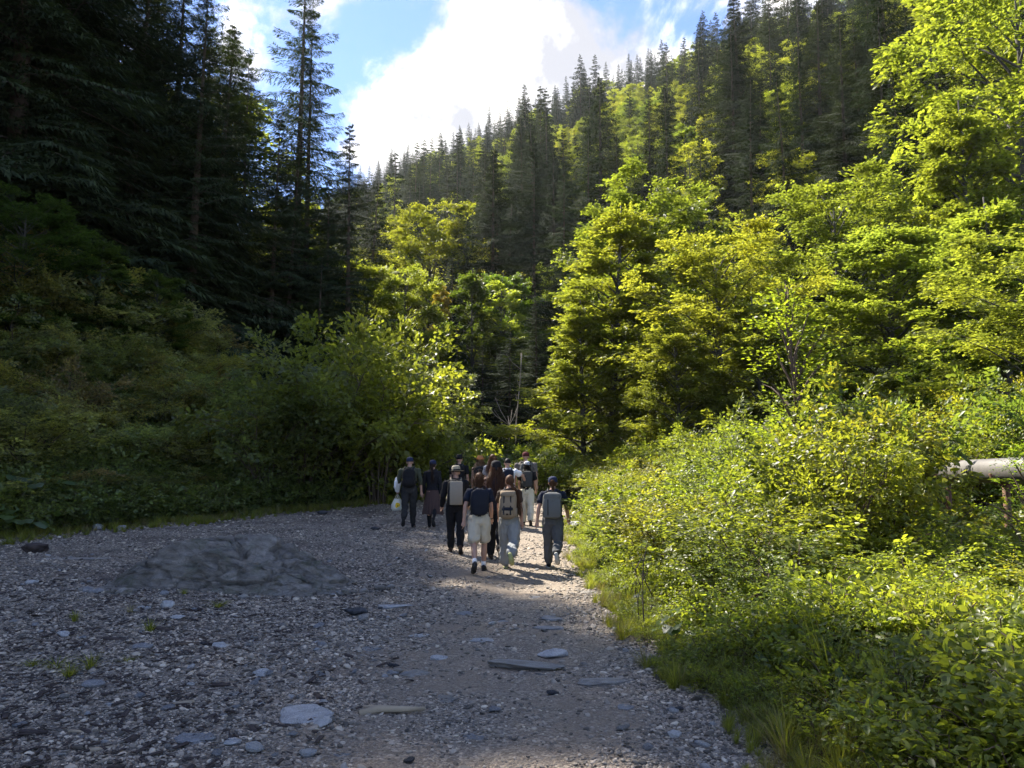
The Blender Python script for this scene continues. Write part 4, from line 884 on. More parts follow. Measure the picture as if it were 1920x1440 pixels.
# sprigs of grass growing out of the gravel: each one is a thing
for px, py, s in [(410, 1140, 1.1), (245, 1150, .7), (430, 1096, .8), (105, 1253, 1.0), (170, 1255, .8), (130, 1270, .9), (240, 1242, .6), (345, 1115, .7), (140, 1165, .7), (340, 1092, .8), (512, 1100, .8), (280, 1185, .8), (60, 1250, .7)]:
    p = hit(px, py); tag(link('grass_tuft', P_TUFT[(px+py) % 4], None, p, (0, 0, px), (s*.9, s*.9, s*.5)), 'small grass tuft in the bare left gravel', 'grass tuft', 'grass tufts in the gravel')
# ------------------------------------------------------------------ big-leaved plants
def bigleaf():
    a = np.linspace(0, 2*math.pi, 15)[:-1]; r = .5*(1-.28*np.cos(a/2)**16)*(1+.06*np.cos(a*7)); pts = np.stack([-np.cos(a)*r*1.0+.42, np.sin(a)*r, -.12*(r**2)*4+.05*np.cos(a*4)], 1)
    v = np.concatenate([[[.1, 0, 0], [.45, 0, -.02]], pts]); f = []
    for i in range(14):
        j = (i+1) % 14; c = 0 if np.cos(a[i]+.22) > .3 else 1; f.append((c, 2+i, 2+j))
    f += [(0, 2+k_, 1) for k_ in ()]
    v2, f2 = v, np.array(f); b = MB().add(v2, f2); b.add(*tube([(.1, 0, 0), (.5, 0, -.01), (.85, 0, -.07)], [.012, .009, .003], 4)); return b
ME_BIG = bigleaf().mesh('big_leaf', leafmat('butterbur_leaf', None, .4, .4, .1, (2.0, 1.9, .6), .4), True)
def bigplant(px, py, H, n, ls, c, label, seed=1, nm='butterbur_plant'):
    p = hit(px, py); rnd = np.random.default_rng(seed); r_ = empty(nm, p); tag(r_, label, 'plant', 'big-leaved plants'); st = MB()
    for i in range(n):
        a = i*2.399+rnd.normal(0, .3); rad = H*rnd.uniform(.25, .95); hh = H*rnd.uniform(.55, 1.0)*(1-.3*rad/H); d = np.array([math.cos(a), math.sin(a), 0]); e = d*rad; e[2] = hh
        st.add(*tube([(0, 0, 0), d*rad*.4+np.array([0, 0, hh*.65]), e], [.008, .006, .005], 4, False))
        o = link('leaf', ME_BIG, r_, e-d*ls*.3, (rnd.normal(0, .3), rnd.uniform(.05, .6), a), (ls*rnd.uniform(.7, 1.2),)*3); o.color = (*vary(c, .15), 1)
    link('stalks', st.mesh('stalks', M['herb']), r_); return r_
bc = (.06, .10, .03)
for i, (px, py, H, n, ls, lb) in enumerate([(38, 1005, .9, 12, .42, 'big light-leaved plant at the left foot of the bank'), (30, 960, 1.3, 14, .45, 'tall clump of round leaves at the left edge'), (110, 965, .9, 12, .36, 'round leaved clump left of the fallen log'), (190, 950, .8, 12, .32, 'clump of broad leaves low on the bank, right of the log'), (330, 955, .8, 12, .3, 'clump of broad leaves above the boulder'), (430, 945, .7, 10, .3, 'pale broad leaves low on the bank right of the boulder'), (620, 925, .6, 9, .28, 'broad leaves at the verge left of the couple')]):
    bigplant(px, py, H, n, ls, bc, lb, i)
for i, (px, py, H, n, ls, lb) in enumerate([(1670, 1445, .28, 9, .17, 'cluster of large round leaves at the bottom right corner'), (1760, 1420, .3, 8, .15, 'large round leaves right of the corner cluster'), (1300, 1215, .42, 16, .16, 'soft grey-green leaf clump overhanging the path edge'), (1350, 1190, .5, 14, .15, 'leaf clump behind the one overhanging the path'), (1250, 1160, .4, 12, .14, 'lowest leaf clump where the path edge turns to shade'), (1500, 1290, .4, 14, .14, 'pale leaf clump in the middle of the right verge'), (1620, 1350, .42, 12, .13, 'broad leaf clump above the bottom right corner'), (1450, 1245, .45, 12, .14, 'leaf clump between grasses on the right verge'), (1740, 1330, .5, 12, .14, 'broad leaved clump among tall grasses at the right')]):
    bigplant(px, py, H, n, ls, (.075, .12, .03), lb, 20+i, 'broadleaf_plant')
# thin dark stalks at the path edge, sapling, snags
for k_, (px, py, H) in enumerate([(1200, 1185, .8), (1218, 1178, .6), (1188, 1160, .5), (1210, 1195, .95)]):
    p = hit(px, py); rnd = np.random.default_rng(px); q = [p+np.array([rnd.normal(0, .03)*t*2, 0, H*t]) for t in np.linspace(0, 1, 6)]
    br = [[q[3], q[3]+np.array([.06, 0, .12])], [q[4], q[4]+np.array([-.06, .02, .1])]]
    stick('dry_stalk', [q]+br, [[.007]*5+[.003], [.004, .002], [.004, .002]], M['barkchip'], ['tallest dark dead stalk at the right path edge', 'second dark dead stalk at the right path edge', 'shortest dark dead stalk at the right path edge', 'dark dead stalk nearest the camera at the right path edge'][k_], 'dead stalk')
P_SAP = proto(broadleaf, 'birch_sapling', M['leaf'], M['twig'], 101, 5.2, .75, 34, 9, 10, LEAF_Q, .12, .18, 'tall', 1.2, wr=.35)
x, y, H = at(1480, 13, 500); tree('birch_sapling', P_SAP, x, y, H, 5.2, 1.1, (.12, .16, .025), 0, label='slender young birch with sparse yellow-green leaves rising from the thicket', group=None)
x, y, H = at(1905, 9.5, 790); tree('hazel_sapling', P_SAP, x, y, H, 5.2, 1.3, (.08, .12, .02), 1, label='thin bare-stemmed sapling in front of the pipe')
def snag(px, d, ty, label, seed):
    rnd = np.random.default_rng(seed); x, y, H = at(px, d, ty); p0 = np.array([x, y, zg(x, y)-.2]); t = np.linspace(0, 1, 9); P = p0+np.stack([np.sin(t*5+seed)*.15, t*0, t*H], 1); br = [P]; rd = [np.linspace(.055, .015, 9)]
    for k in range(9):
        i = rnd.integers(3, 8); a = rnd.uniform(0, 6.28); dd = np.array([math.cos(a), math.sin(a)*.5, rnd.uniform(.2, 1.2)])*rnd.uniform(.4, 1.1); br.append([P[i], P[i]+dd*.6, P[i]+dd+np.array([0, 0, .2])]); rd.append([.02, .014, .006])
    return stick('dead_tree', br, rd, M['deadwood'], label, 'dead tree')
snag(972, 42, 655, 'tall bare dead trunk standing in the dark gap beyond the walkers', 3); snag(950, 38, 772, 'short dead trunk just left of the tall dead one', 4)
# ------------------------------------------------------------------ pipe
M['pipe'] = simple('pipe_metal', (.14, .13, .12), .6, .55, 2.2, .5, 14, .4, .2, dist=.01)
M['rust'] = simple('rusty_iron', (.12, .06, .035), .8, .4, 12, .4)
M['concrete'] = simple('concrete', (.14, .13, .12), .9, .25, 5, .5)
pr_ = empty('pipe', (8.75, 14.6, 1.62)); tag(pr_, 'big grey metal pipe raised above the thicket at the right edge', 'pipe')
ax_ = unit(np.array([-1.4, -5.0, .02])); pr = .215
def along(t): return ax_*t
def ptube(t0, t1, r, nm, m, sides=32):
    v, f = tube([along(t0), along((t0+t1)/2), along(t1)], r, sides); return link(nm, MB().add(v, f).mesh(nm, m, True), pr_)
ptube(-6, 6, pr, 'pipe_shell', M['pipe'])
for t in (-4.2, -.6, 3.0): fl_ = ptube(t-.012, t+.012, pr+.006, 'weld_seam', M['rust'])
for t in (-2.0, 1.6):
    c = along(t); b = MB(); b.add(*tube([c+V3 for V3 in (np.array([0, 0, -2.2]), np.array([0, 0, -.15]))], .06, 8, True, None, (0, 1, 0))); b.add(*tube([c+np.array([-.26, 0, -.05]), c+np.array([-.18, 0, -.2]), c+np.array([0, 0, -.245]), c+np.array([.18, 0, -.2]), c+np.array([.26, 0, -.05])], .03, 6, True, None, (0, 1, 0))); link('saddle', b.mesh('saddle', M['rust']), pr_)
# ------------------------------------------------------------------ people
pend = []
def remesh_later(name, b, m, parent, voxel, smooth=2, fold=0.0, fs=9.0, dec=1.0):
    """closed pieces grown together into one continuous surface"""
    me = b.mesh(name, m, True); o = link(name, me, None); r_ = o.modifiers.new('r', 'REMESH'); r_.mode = 'VOXEL'; r_.voxel_size = voxel; r_.use_smooth_shade = True
    if smooth: s_ = o.modifiers.new('s', 'SMOOTH'); s_.iterations = smooth; s_.factor = .5
    if dec < 1: d_ = o.modifiers.new('d', 'DECIMATE'); d_.ratio = dec
    pend.append((o, parent, m, fold, fs)); return o
def finish():
    bpy.context.view_layer.update(); dg = bpy.context.evaluated_depsgraph_get()
    for o, parent, m, fold, fs in pend:
        me = bpy.data.meshes.new_from_object(o.evaluated_get(dg)); old = o.data
        if fold:
            n = len(me.vertices); v = np.empty(n*3, np.float32); me.vertices.foreach_get('co', v); v = v.reshape(-1, 3); nn = np.empty(n*3, np.float32); me.vertices.foreach_get('normal', nn); nn = nn.reshape(-1, 3)
            q = v*np.array([fs, fs, fs*.55]); a = nz(q, 1, 2); r_ = 1-np.abs(nz(q*.8+5, 1, 1))*2
            v = v+nn*((a*.6+r_*.5)*fold)[:, None]; me.vertices.foreach_set('co', v.astype(np.float32).ravel()); me.update()
        o.modifiers.clear(); o.data = me; me.name = o.name
        if not me.materials: me.materials.append(m)
        for i in range(len(me.materials)): me.materials[i] = m
        o.parent = parent
    pend.clear()
def cloth(name, c, rough=.85, var=.12): return simple(name, c, rough, var, 60, .25, 400, .15, dist=.002)
SKIN = simple('skin', (.42, .25, .18), .55, .08, 20, .1, 200, .35); SKINT = simple('tanned_skin', (.36, .2, .135), .55, .08, 20, .1, 200, .35)
def hairmat(name, c): return simple(name, c, .65, .4, 90, 0, spec=.15)
HB = hairmat('dark_brown_hair', (.03, .018, .012)); HR = hairmat('chestnut_hair', (.085, .04, .02)); HL = hairmat('light_brown_hair', (.16, .10, .055)); HK = hairmat('black_hair', (.015, .012, .011))
BLACKC = cloth('black_cloth', (.014, .014, .016)); SOLE = cloth('shoe_sole', (.45, .45, .42)); SOLED = cloth('dark_sole', (.03, .03, .03)); DKB = cloth('buckle_black', (.012, .012, .012), .5)
EYE = simple('eye', (.5, .48, .45), .2, .02, 5, 0)
_ci = {}
def cm(nm, c):
    if nm not in _ci: _ci[nm] = cloth(nm, c)
    return _ci[nm]
def V(*a): return np.array(a, float)
def limb(b, pts, r, sides=14, ry=None, up=(0, 1, .01)):
    """closed, tapered, rounded at both ends"""
    pts = [np.array(p, float) for p in pts]; r = list(r); d0 = unit(pts[0]-pts[1]); d1 = unit(pts[-1]-pts[-2])
    P = [pts[0]+d0*r[0]*.7, pts[0]+d0*r[0]*.35]+pts+[pts[-1]+d1*r[-1]*.35, pts[-1]+d1*r[-1]*.7]; Q = [r[0]*.3, r[0]*.85]+r+[r[-1]*.85, r[-1]*.3]
    Y = None if ry is None else [ry[0]*.3, ry[0]*.85]+list(ry)+[ry[-1]*.85, ry[-1]*.3]
    b.add(*tube(P, Q, sides, True, Y, up))
def rings(b, lv, n=20, e=2.0):
    """stack of horizontal superellipses: (z, cx, cy, rx, ry)"""
    a = np.arange(n)/n*2*math.pi; ca, sa = np.cos(a), np.sin(a); X_ = np.sign(ca)*np.abs(ca)**(2/e); Y_ = np.sign(sa)*np.abs(sa)**(2/e)
    v = np.concatenate([np.stack([cx+X_*rx, c_y+Y_*ry, np.full(n, z)], 1) for z, cx, c_y, rx, ry in lv]); m = len(lv)
    f = [(i*n+j, i*n+(j+1) % n, (i+1)*n+(j+1) % n, (i+1)*n+j) for i in range(m-1) for j in range(n)]
    f += [tuple(range(n))[::-1], tuple((m-1)*n+j for j in range(n))]; b.add(v, f)
def ellipsoid(b, c, r, sub=3): v, f = ico(sub); b.add(v*np.array(r)+np.array(c), f)
def strands(name, roots, paths, m, parent, r=.004, seed=0):
    b = MB()
    for p in paths: n = len(p); b.add(*tube(p, np.linspace(r, r*.35, n), 3, False))
    return link(name, b.mesh(name, m, True), parent)

def person(px, foot, head, label, spec, d=None):
    s = dict(sw=.185, build=1.0, stride=.38, lift=.5, front='R', armL=(.15, .12, .35), armR=(-.15, .12, .3), yaw=0.0, lean=.05, skin=SKIN); s.update(spec)
    if d is None: p = hit(px, foot); y = p[1]
    else: y = d
    x = (px-960)/FPX*y/(math.cos(PITCH)) if False else (px-960)/FPX*(y*math.cos(PITCH)); z0 = zg(x, y); r_ = ray(px, head); ztop = CAM_H+r_[2]/r_[1]*y
    H = min(max(ztop-z0, 1.52), 1.93); k = (H-s.get('hat', .02))/1.70
    root = empty('person', (x, y, z0), (0, 0, s['yaw']), (k, k, k)); tag(root, label, 'person', 'walkers on the gravel path')
    W = s['build']; sg = {'L': -1, 'R': 1}
    # legs
    J = {}
    for sd_ in 'LR':
        fr_ = s['front'] == sd_; a = s['stride']*.62 if fr_ else -s['stride']*.6; kn = .10 if fr_ else s['lift']
        if s.get('stand'): a, kn = (.08, .05) if fr_ else (-.08, .05)
        J[sd_] = (a, kn)
    def leg(sd_, hz):
        a, kn = J[sd_]; hp = V(sg[sd_]*.088, 0, hz); kp_ = hp+V(sg[sd_]*.012, math.sin(a), -math.cos(a))*.43; b_ = a-kn; an = kp_+V(-sg[sd_]*.01, math.sin(b_), -math.cos(b_))*.41; return hp, kp_, an
    hz = .9; lowest = min(leg(q, hz)[2][2] for q in 'LR'); hz += .085-lowest
    lg = {q: leg(q, hz) for q in 'LR'}
    ln = s['lean']; sp = lambda z, dx=0, dy=0: V(dx, (z-hz)*ln+dy, z)
    shz = hz+.53; nz_ = hz+.60; hc = sp(hz+.705, 0, .025)
    A = {}
    for q in 'LR':
        sw_, ab, fl_ = s['arm'+q][:3]; inn = s['arm'+q][3] if len(s['arm'+q]) > 3 else 0
        S0 = sp(shz-.03, sg[q]*s['sw'], -.01); d1 = unit(V(sg[q]*math.sin(ab), math.sin(sw_), -math.cos(sw_)*math.cos(ab))); E = S0+d1*.285
        an = sw_+fl_; d2 = unit(V(sg[q]*(math.sin(ab)*.4-inn), math.sin(an), -math.cos(an))); Wr = E+d2*.25; A[q] = (S0, E, Wr, d2)
    # ---- body: one continuous surface
    b = MB()
    rings(b, [(hz-.10, 0, 0, .06, .06), (hz-.05, 0, -.005, .15*W, .105*W), (hz+.02, 0, -.01, .165*W, .115*W), (hz+.10, 0, sp(hz+.1)[1], .145*W, .10*W), (hz+.18, 0, sp(hz+.18)[1], .125*W, .09*W), (hz+.3, 0, sp(hz+.3)[1], .14*W, .10*W), (hz+.42, 0, sp(hz+.42)[1], s['sw']*.88, .105*W), (shz-.03, 0, sp(shz)[1], s['sw']*.85, .085*W), (shz+.02, 0, sp(shz)[1], s['sw']*.55, .07), (nz_-.02, 0, sp(nz_)[1], .065, .06)], 20)
    limb(b, [sp(shz), sp(nz_, 0, .005), hc-V(0, .01, .06)], [.062, .054, .052], 12)
    ellipsoid(b, hc+V(0, -.008, .022), (.074, .094, .098)); ellipsoid(b, hc+V(0, .03, -.055), (.053, .062, .066)); ellipsoid(b, hc+V(0, .092, -.02), (.013, .022, .024), 2)
    ellipsoid(b, hc+V(0, .085, -.066), (.022, .012, .010), 2); ellipsoid(b, hc+V(0, .082, .012), (.05, .012, .012), 2)
    for g in (-1, 1): ellipsoid(b, hc+V(g*.077, -.005, -.012), (.012, .02, .032), 2)
    for q in 'LR':
        hp, kp_, an = lg[q]; mid = (kp_*.6+an*.4)+V(0, -.018, 0)
        limb(b, [hp+V(0, 0, -.02), (hp+kp_)/2+V(0, -.004, 0), kp_+V(0, 0, .03), kp_, mid, (an*.8+kp_*.2), an], [.088*W, .073*W, .056, .052, .055, .038, .036], 14)
        a, kn = J[q]; fp = 0 if s['front'] == q or s.get('stand') else -min(1.1, kn*.9+.15); fd = V(sg[q]*.12, math.cos(fp), math.sin(fp)); J[q] = (a, kn, fp)
        limb(b, [an+V(0, 0, -.035), an+fd*.1+V(0, 0, -.05), an+fd*.17+V(0, 0, -.055)], [.034, .036, .028], 10)
        S0, E, Wr, d2 = A[q]
        limb(b, [S0, (S0+E)/2, E, (E*.65+Wr*.35), Wr], [.05, .043, .037, .038, .026], 12)
        # hand: palm, four fingers of their own length, thumb from its side
        side = unit(np.cross(d2, V(0, 0, 1)+V(0, .3, 0))); fwd = unit(V(0, 1, 0)-d2*d2[1]); lat = unit(np.cross(fwd, d2))*sg[q]
        pc = Wr+d2*.085; limb(b, [Wr, Wr+d2*.04, pc], [.02, .019, .018], 10, [.026, .038, .042], tuple(lat))
        curl = s.get('curl', .5)
        for i, (off, L_) in enumerate(((.03, .066), (.010, .074), (-.010, .069), (-.029, .054))):
            f0 = pc+fwd*off; pal = -lat; dd = d2; q0 = f0; P_ = [q0-d2*.02]; 
            for sgm in (.45, .3, .25):
                P_.append(q0); q0 = q0+dd*L_*sgm; dd = unit(dd*math.cos(curl)+pal*math.sin(curl))
            P_.append(q0); limb(b, P_, [.0085, .0085, .008, .0075, .0065], 6)
        th = Wr+d2*.035+fwd*.028; limb(b, [th, th+fwd*.028+d2*.022-lat*.008, th+fwd*.036+d2*.056-lat*.016], [.011, .010, .008], 6)
    remesh_later('body', b, s['skin'], root, .0085, 1, dec=.17)
    for g in (-1, 1):
        e = MB(); ellipsoid(e, hc+V(g*.031, .083, -.004), (.011, .008, .009), 2); link('eye', e.mesh('eye', EYE, True), root)
    # ---- shoes
    shm = s['shoe'][1]
    for q in 'LR':
        hp, kp_, an = lg[q]; fp = J[q][2]; F = unit(V(sg[q]*.12, math.cos(fp), math.sin(fp))); U = unit(V(0, -math.sin(fp), math.cos(fp))); S_ = np.cross(F, U)
        o0 = an-U*.085; T = lambda a_, b_, c_: o0+F*a_+S_*b_+U*c_
        e = MB(); prof = [(-.07, .026, .03, .07), (-.05, .034, .04, .09), (0, .037, .04, .10), (.06, .040, .035, .075), (.12, .045, .03, .055), (.17, .040, .025, .045), (.20, .02, .02, .035)]
        n = 12; aa = np.arange(n)/n*6.2832; v = np.concatenate([[T(p0, math.cos(t)*w_, .022+max(0, .5+.5*math.sin(t))*h_) for t in aa] for p0, w_, _, h_ in prof]); m_ = len(prof)
        f = [(i*n+j, i*n+(j+1) % n, (i+1)*n+(j+1) % n, (i+1)*n+j) for i in range(m_-1) for j in range(n)]+[tuple(range(n))[::-1], tuple((m_-1)*n+j for j in range(n))]
        e.add(v, f); top = s['shoe'][2] if len(s['shoe']) > 2 else .02
        limb(e, [an-U*.03, an+U*top], [.045, .044], 10)
        sh = link('shoe', e.mesh('shoe', shm, True), root)
        e = MB(); out = [(-.075, .0), (-.06, .032), (0, .037), (.06, .038), (.12, .047), (.18, .036), (.207, 0)]; loop = [(a_, b_) for a_, b_ in out]+[(a_, -b_) for a_, b_ in out[1:-1]][::-1]; m_ = len(loop)
        v = np.array([T(a_, b_, 0) for a_, b_ in loop]+[T(a_, b_, .024) for a_, b_ in loop]); f = [tuple(range(m_))[::-1], tuple(range(m_, 2*m_))]+[(i, (i+1) % m_, m_+(i+1) % m_, m_+i) for i in range(m_)]
        link('sole', e.add(v, f).mesh('sole', s['shoe'][0]), sh)
        if s.get('sock'): e = MB(); limb(e, [an+V(0, 0, .0), an+(kp_-an)*.22], [.042, .043], 10); link('sock', e.mesh('sock', s['sock'], True), root)
    # ---- trousers, shorts or skirt
    kind, bm = s['bottom'][:2]; wid = s['bottom'][2] if len(s['bottom']) > 2 else 1.0
    b = MB()
    if kind == 'skirt':
        zt_, zb = hz+.12, hz-.56; n = 84; aa = np.arange(n)/n*6.2832; v = []
        for z in np.linspace(zt_, zb, 14):
            t = (zt_-z)/(zt_-zb); rx = .135+.135*t**.8; ry = .1+.11*t; pl_ = 1+.075*t*np.sin(aa*17+math.sin(t*3)*.7)*(1+.3*np.sin(aa*3)); v.append(np.stack([np.cos(aa)*rx*pl_+.02*t, np.sin(aa)*ry*pl_+.03*t*np.sin(aa*2), np.full(n, z)+.01*np.sin(aa*5)*t], 1))
        v = np.concatenate(v); f = [(i*n+j, i*n+(j+1) % n, (i+1)*n+(j+1) % n, (i+1)*n+j) for i in range(13) for j in range(n)]
        link('skirt', b.add(v, np.array(f)).mesh('skirt', bm, True), root)
        b = MB()
        for q in 'LR': hp, kp_, an = lg[q]; limb(b, [kp_+V(0, 0, .1), kp_, (kp_+an)/2+V(0, -.01, 0), an], [.07, .062, .062, .046], 12)
        remesh_later('stockings', b, BLACKC, root, .012, 1)
    else:
        rings(b, [(hz-.09, 0, -.005, .10, .08), (hz-.05, 0, -.012, .175*W, .125*W), (hz+.02, 0, -.014, .18*W, .13*W), (hz+.08, 0, -.005, .165*W, .118*W), (hz+.14, 0, 0, .148*W, .105*W)], 20)
        for q in 'LR':
            hp, kp_, an = lg[q]; hp2 = hp+V(0, -.008, -.03)
            if kind == 'shorts': limb(b, [hp2, hp2*.5+kp_*.5, hp2*.22+kp_*.78], [.108*W, .102*wid, .104*wid], 16)
            else:
                bot = an+(kp_-an)*.10; w_ = wid; limb(b, [hp2, (hp2+kp_)/2, kp_, kp_*.5+bot*.5+V(0, -.012, 0), bot], [.102*W, .088*w_, .073*w_, .070*w_, .058*w_*s.get('cuff', 1)], 16)
                if s.get('flap'): limb(b, [kp_*.5+bot*.5+V(sg[q]*.02, -.03, 0), bot+V(sg[q]*.02, -.03, .0)], [.06*w_, .07*w_], 12)
        remesh_later(kind if kind != 'trousers' else 'trousers', b, bm, root, .0125, 1, .030, 14, .6)
    # ---- top
    tk, tm = s['top'][:2]; loose = s['top'][2] if len(s['top']) > 2 else 1.0
    b = MB(); hem = hz+(.0 if tk != 'vest' else .06); O = .014*loose+.008
    lv = [(hem, 0, -.005, .168*W*loose, .122*W*loose), (hz+.10, 0, sp(hz+.1)[1], .158*W*loose, .114*W*loose), (hz+.18, 0, sp(hz+.18)[1], .142*W*loose+.004, .106*W*loose), (hz+.3, 0, sp(hz+.3)[1], .155*W+O*.3, .115*W+O*.3), (hz+.42, 0, sp(hz+.42)[1], s['sw']*.90+O, .112*W+O), (shz-.02, 0, sp(shz)[1], s['sw']*.88+O, .09*W+O), (shz+.035, 0, sp(shz)[1], s['sw']*.58+O, .075+O*.5), (nz_-.015, 0, sp(nz_)[1], .075, .068)]
    if tk == 'vest':
        nl = []; zs = np.linspace(hem, shz-.02, 37)
        for z in zs:
            g = [np.interp(z, [q[0] for q in lv], [q[i] for q in lv]) for i in (2, 3, 4)]; pf = .010*abs(math.sin((z-hem)/(shz-hem)*math.pi*9)); nl.append((z, 0, g[0], g[1]+pf+.006, g[2]+pf+.006))
        e = MB(); rings(e, nl+[(shz+.04, 0, sp(shz)[1], s['sw']*.6+O, .085)], 28); link('padded_vest', e.mesh('padded_vest', cm('navy_vest', (.012, .012, .016)), True), root)
    rings(b, lv, 22)
    for q in 'LR':
        S0, E, Wr, d2 = A[q]
        if tk in ('tee',): limb(b, [S0, S0*.45+E*.55], [.066, .064*loose], 12)
        elif tk in ('long', 'vest', 'shirt'):
            e_ = Wr if tk != 'shirt' else E*.7+Wr*.3; limb(b, [S0, (S0+E)/2, E, (E+e_)/2, e_], [.064, .057*loose, .051*loose, .048*loose, .04], 12)
        else: limb(b, [S0, S0+V(-sg[q]*.02, 0, -.02)], [.056, .05], 12)
    remesh_later('shirt' if tk in ('tee', 'shirt', 'sleeveless') else 'jacket' if tk == 'long' else 'sweater', b, tm, root, .0125, 1, .022, 13, .6)
    # ---- hair
    hk, hm = s['hair']; rnd = np.random.default_rng(int(px)); e = MB()
    if hk != 'short': v, f = ico(4); v = v*np.array([.083, .10, .104]); k_ = (v[:, 1] > .055) & (v[:, 2] < .045); v[k_] *= .86; e.add(v+hc+V(0, -.012, .026), f)
    else: v, f = ico(4); v = v*np.array([.081, .098, .102]); k_ = (v[:, 2] < -.02) | ((v[:, 1] > .05) & (v[:, 2] < .05)); v[k_] *= .86; e.add(v+hc+V(0, -.012, .028), f)
    hr = link('hair', e.mesh('hair', hm, True), root)
    paths = []
    def lock(n, start, mids, end, sp0, sp1, w=.5):
        for i in range(n):
            a_ = rnd.normal(0, 1, 3)*sp0; b_ = rnd.normal(0, 1, 3)*sp1; c_ = rnd.normal(0, 1, 3)*sp1*w; P0 = start+a_
            M_ = [m+c_*((j+1)/(len(mids)+1))+b_*.5 for j, m in enumerate(mids)]; K = [P0]+M_+[end+b_+V(0, 0, rnd.uniform(0, .07))]; K = np.array(K); t = np.linspace(0, len(K)-1, 9); ki = np.minimum(t.astype(int), len(K)-2); u = (t-ki)[:, None]; u = u*u*(3-2*u)*.5+u*.5; paths.append(K[ki]*(1-u)+K[ki+1]*u)
    back = hc+V(0, -.11, .01)
    bs_ = sp(shz)[1]
    if hk == 'ponytail': lock(90, back, [back+V(0, -.04, -.08), V(s.get('tail', 0)*.5, bs_-.15, shz)], V(s.get('tail', 0), bs_-.17, shz-.30), .014, .022)
    elif hk == 'longtail': lock(110, back, [back+V(s['tail']*.4, -.05, -.1), V(s['tail'], bs_-.20, shz-.02)], V(s['tail']*1.2, bs_-.2, shz-.46), .016, .030)
    elif hk == 'long':
        for i in range(330):
            a_ = rnd.uniform(-2.5, 2.5)-math.pi/2; P0 = hc+V(math.cos(a_)*.08, math.sin(a_)*.098, .03+rnd.uniform(-.03, .05)); fl2 = rnd.normal(0, .018, 3); w_ = s.get('hairlen', .25)
            P1 = V(P0[0]*1.25, P0[1]-.015, hc[2]-.09)+fl2; P2 = V(P0[0]*1.5, min(P0[1]-.03, bs_-.10)+.0, shz-.02)+fl2*1.5; P3 = V(P0[0]*1.5, min(P0[1], bs_-.14), shz-w_*rnd.uniform(.6, 1.1))+fl2*2.2
            K = np.array([P0, P1, P2, P3]); t = np.linspace(0, 3, 9); ki = np.minimum(t.astype(int), 2); u = (t-ki)[:, None]; paths.append(K[ki]*(1-u)+K[ki+1]*u+np.stack([np.sin(t*3+i)*.006, t*0, t*0], 1))
    elif hk in ('bun', 'lowbun'):
        c = hc+V(0, -.115, .03 if hk == 'bun' else -.02)
        for i in range(60):
            n_ = unit(rnd.normal(0, 1, 3)); u_ = unit(np.cross(n_, rnd.normal(0, 1, 3))); w_ = np.cross(n_, u_); t = np.linspace(0, 5, 9)[:, None]; paths.append(c+(u_*np.cos(t)+w_*np.sin(t))*.036*rnd.uniform(.8, 1.1)+n_*.008)
        lock(50, c, [c+V(.0, -.02, -.07), c+V(.01, .0, -.16)], c+V(.02, .0, -.25), .02, .022)
    elif hk == 'curly':
        c = hc+V(0, -.06, -.02)
        for i in range(420): q0 = c+rnd.normal(0, 1, 3)*V(.055, .04, .07); t = np.linspace(0, 6, 8); paths.append(q0+np.stack([np.cos(t+i)*.014, np.sin(t+i)*.014, -t*.014], 1))
        lock(60, back, [back+V(0, -.01, -.1)], back+V(0, -.0, -.2), .03, .03)
    if paths: strands('loose_hair', None, paths, hm, hr, .0042)
    # ---- hat
    hat = s.get('hatk')
    if hat:
        e = MB(); c = hc+V(0, -.008, .05); th = np.arange(28)/28*6.2832
        def rev(prof, ax=1.0, ay=1.2, wob=0): 
            v = np.concatenate([np.stack([c[0]+np.cos(th)*r*ax, c[1]+np.sin(th)*r*ay, c[2]+z+wob*r*(np.cos(th)**2)*(r > .1)*2.2], 1) for r, z in prof]); m_ = len(prof)
            e.add(v, [(i*28+j, i*28+(j+1) % 28, (i+1)*28+(j+1) % 28, (i+1)*28+j) for i in range(m_-1) for j in range(28)]+[tuple(range((m_-1)*28, m_*28))])
        if hat[0] == 'cap':
            rev([(.088, -.03), (.089, .0), (.084, .035), (.066, .062), (.035, .077), (.008, .08)]); e2 = MB()
            aa = np.linspace(.35, math.pi-.35, 10); vi = [c+V(math.cos(t)*.086, math.sin(t)*.103, -.022) for t in aa]; vo_ = [c+V(math.cos(t)*.088, math.sin(t)*.11+.062*math.sin(t), -.04) for t in aa]; v = np.array(vi+vo_); v = np.concatenate([v, v+V(0, 0, .006)]); f = [(i, i+1, 11+i, 10+i) for i in range(9)]+[(20+i, 30+i, 31+i, 21+i) for i in range(9)]+[(10+i, 11+i, 31+i, 30+i) for i in range(9)]
            ho = link('cap', e.mesh('cap', hat[1], True), root); link('peak', e2.add(v, np.array(f)).mesh('peak', hat[1], True), ho)
        elif hat[0] == 'brim':
            rev([(.165, -.012), (.16, -.02), (.125, -.022), (.094, -.012), (.09, .0), (.088, .05), (.078, .082), (.05, .092), (.01, .085)], 1, 1.12, .0); ho = link('brimmed_hat', e.mesh('brimmed_hat', hat[1], True), root)
            e = MB(); rev([(.0935, -.01), (.0925, .022)], 1, 1.13); link('hat_band', e.mesh('hat_band', hat[2], True), ho)
        elif hat[0] == 'cowboy':
            rev([(.15, .0), (.148, -.012), (.118, -.02), (.094, -.012), (.09, .0), (.082, .06), (.07, .095), (.045, .09), (.01, .07)], 1.0, 1.25, .13); link('cowboy_hat', e.mesh('cowboy_hat', hat[1], True), root)
        elif hat[0] == 'scarf':
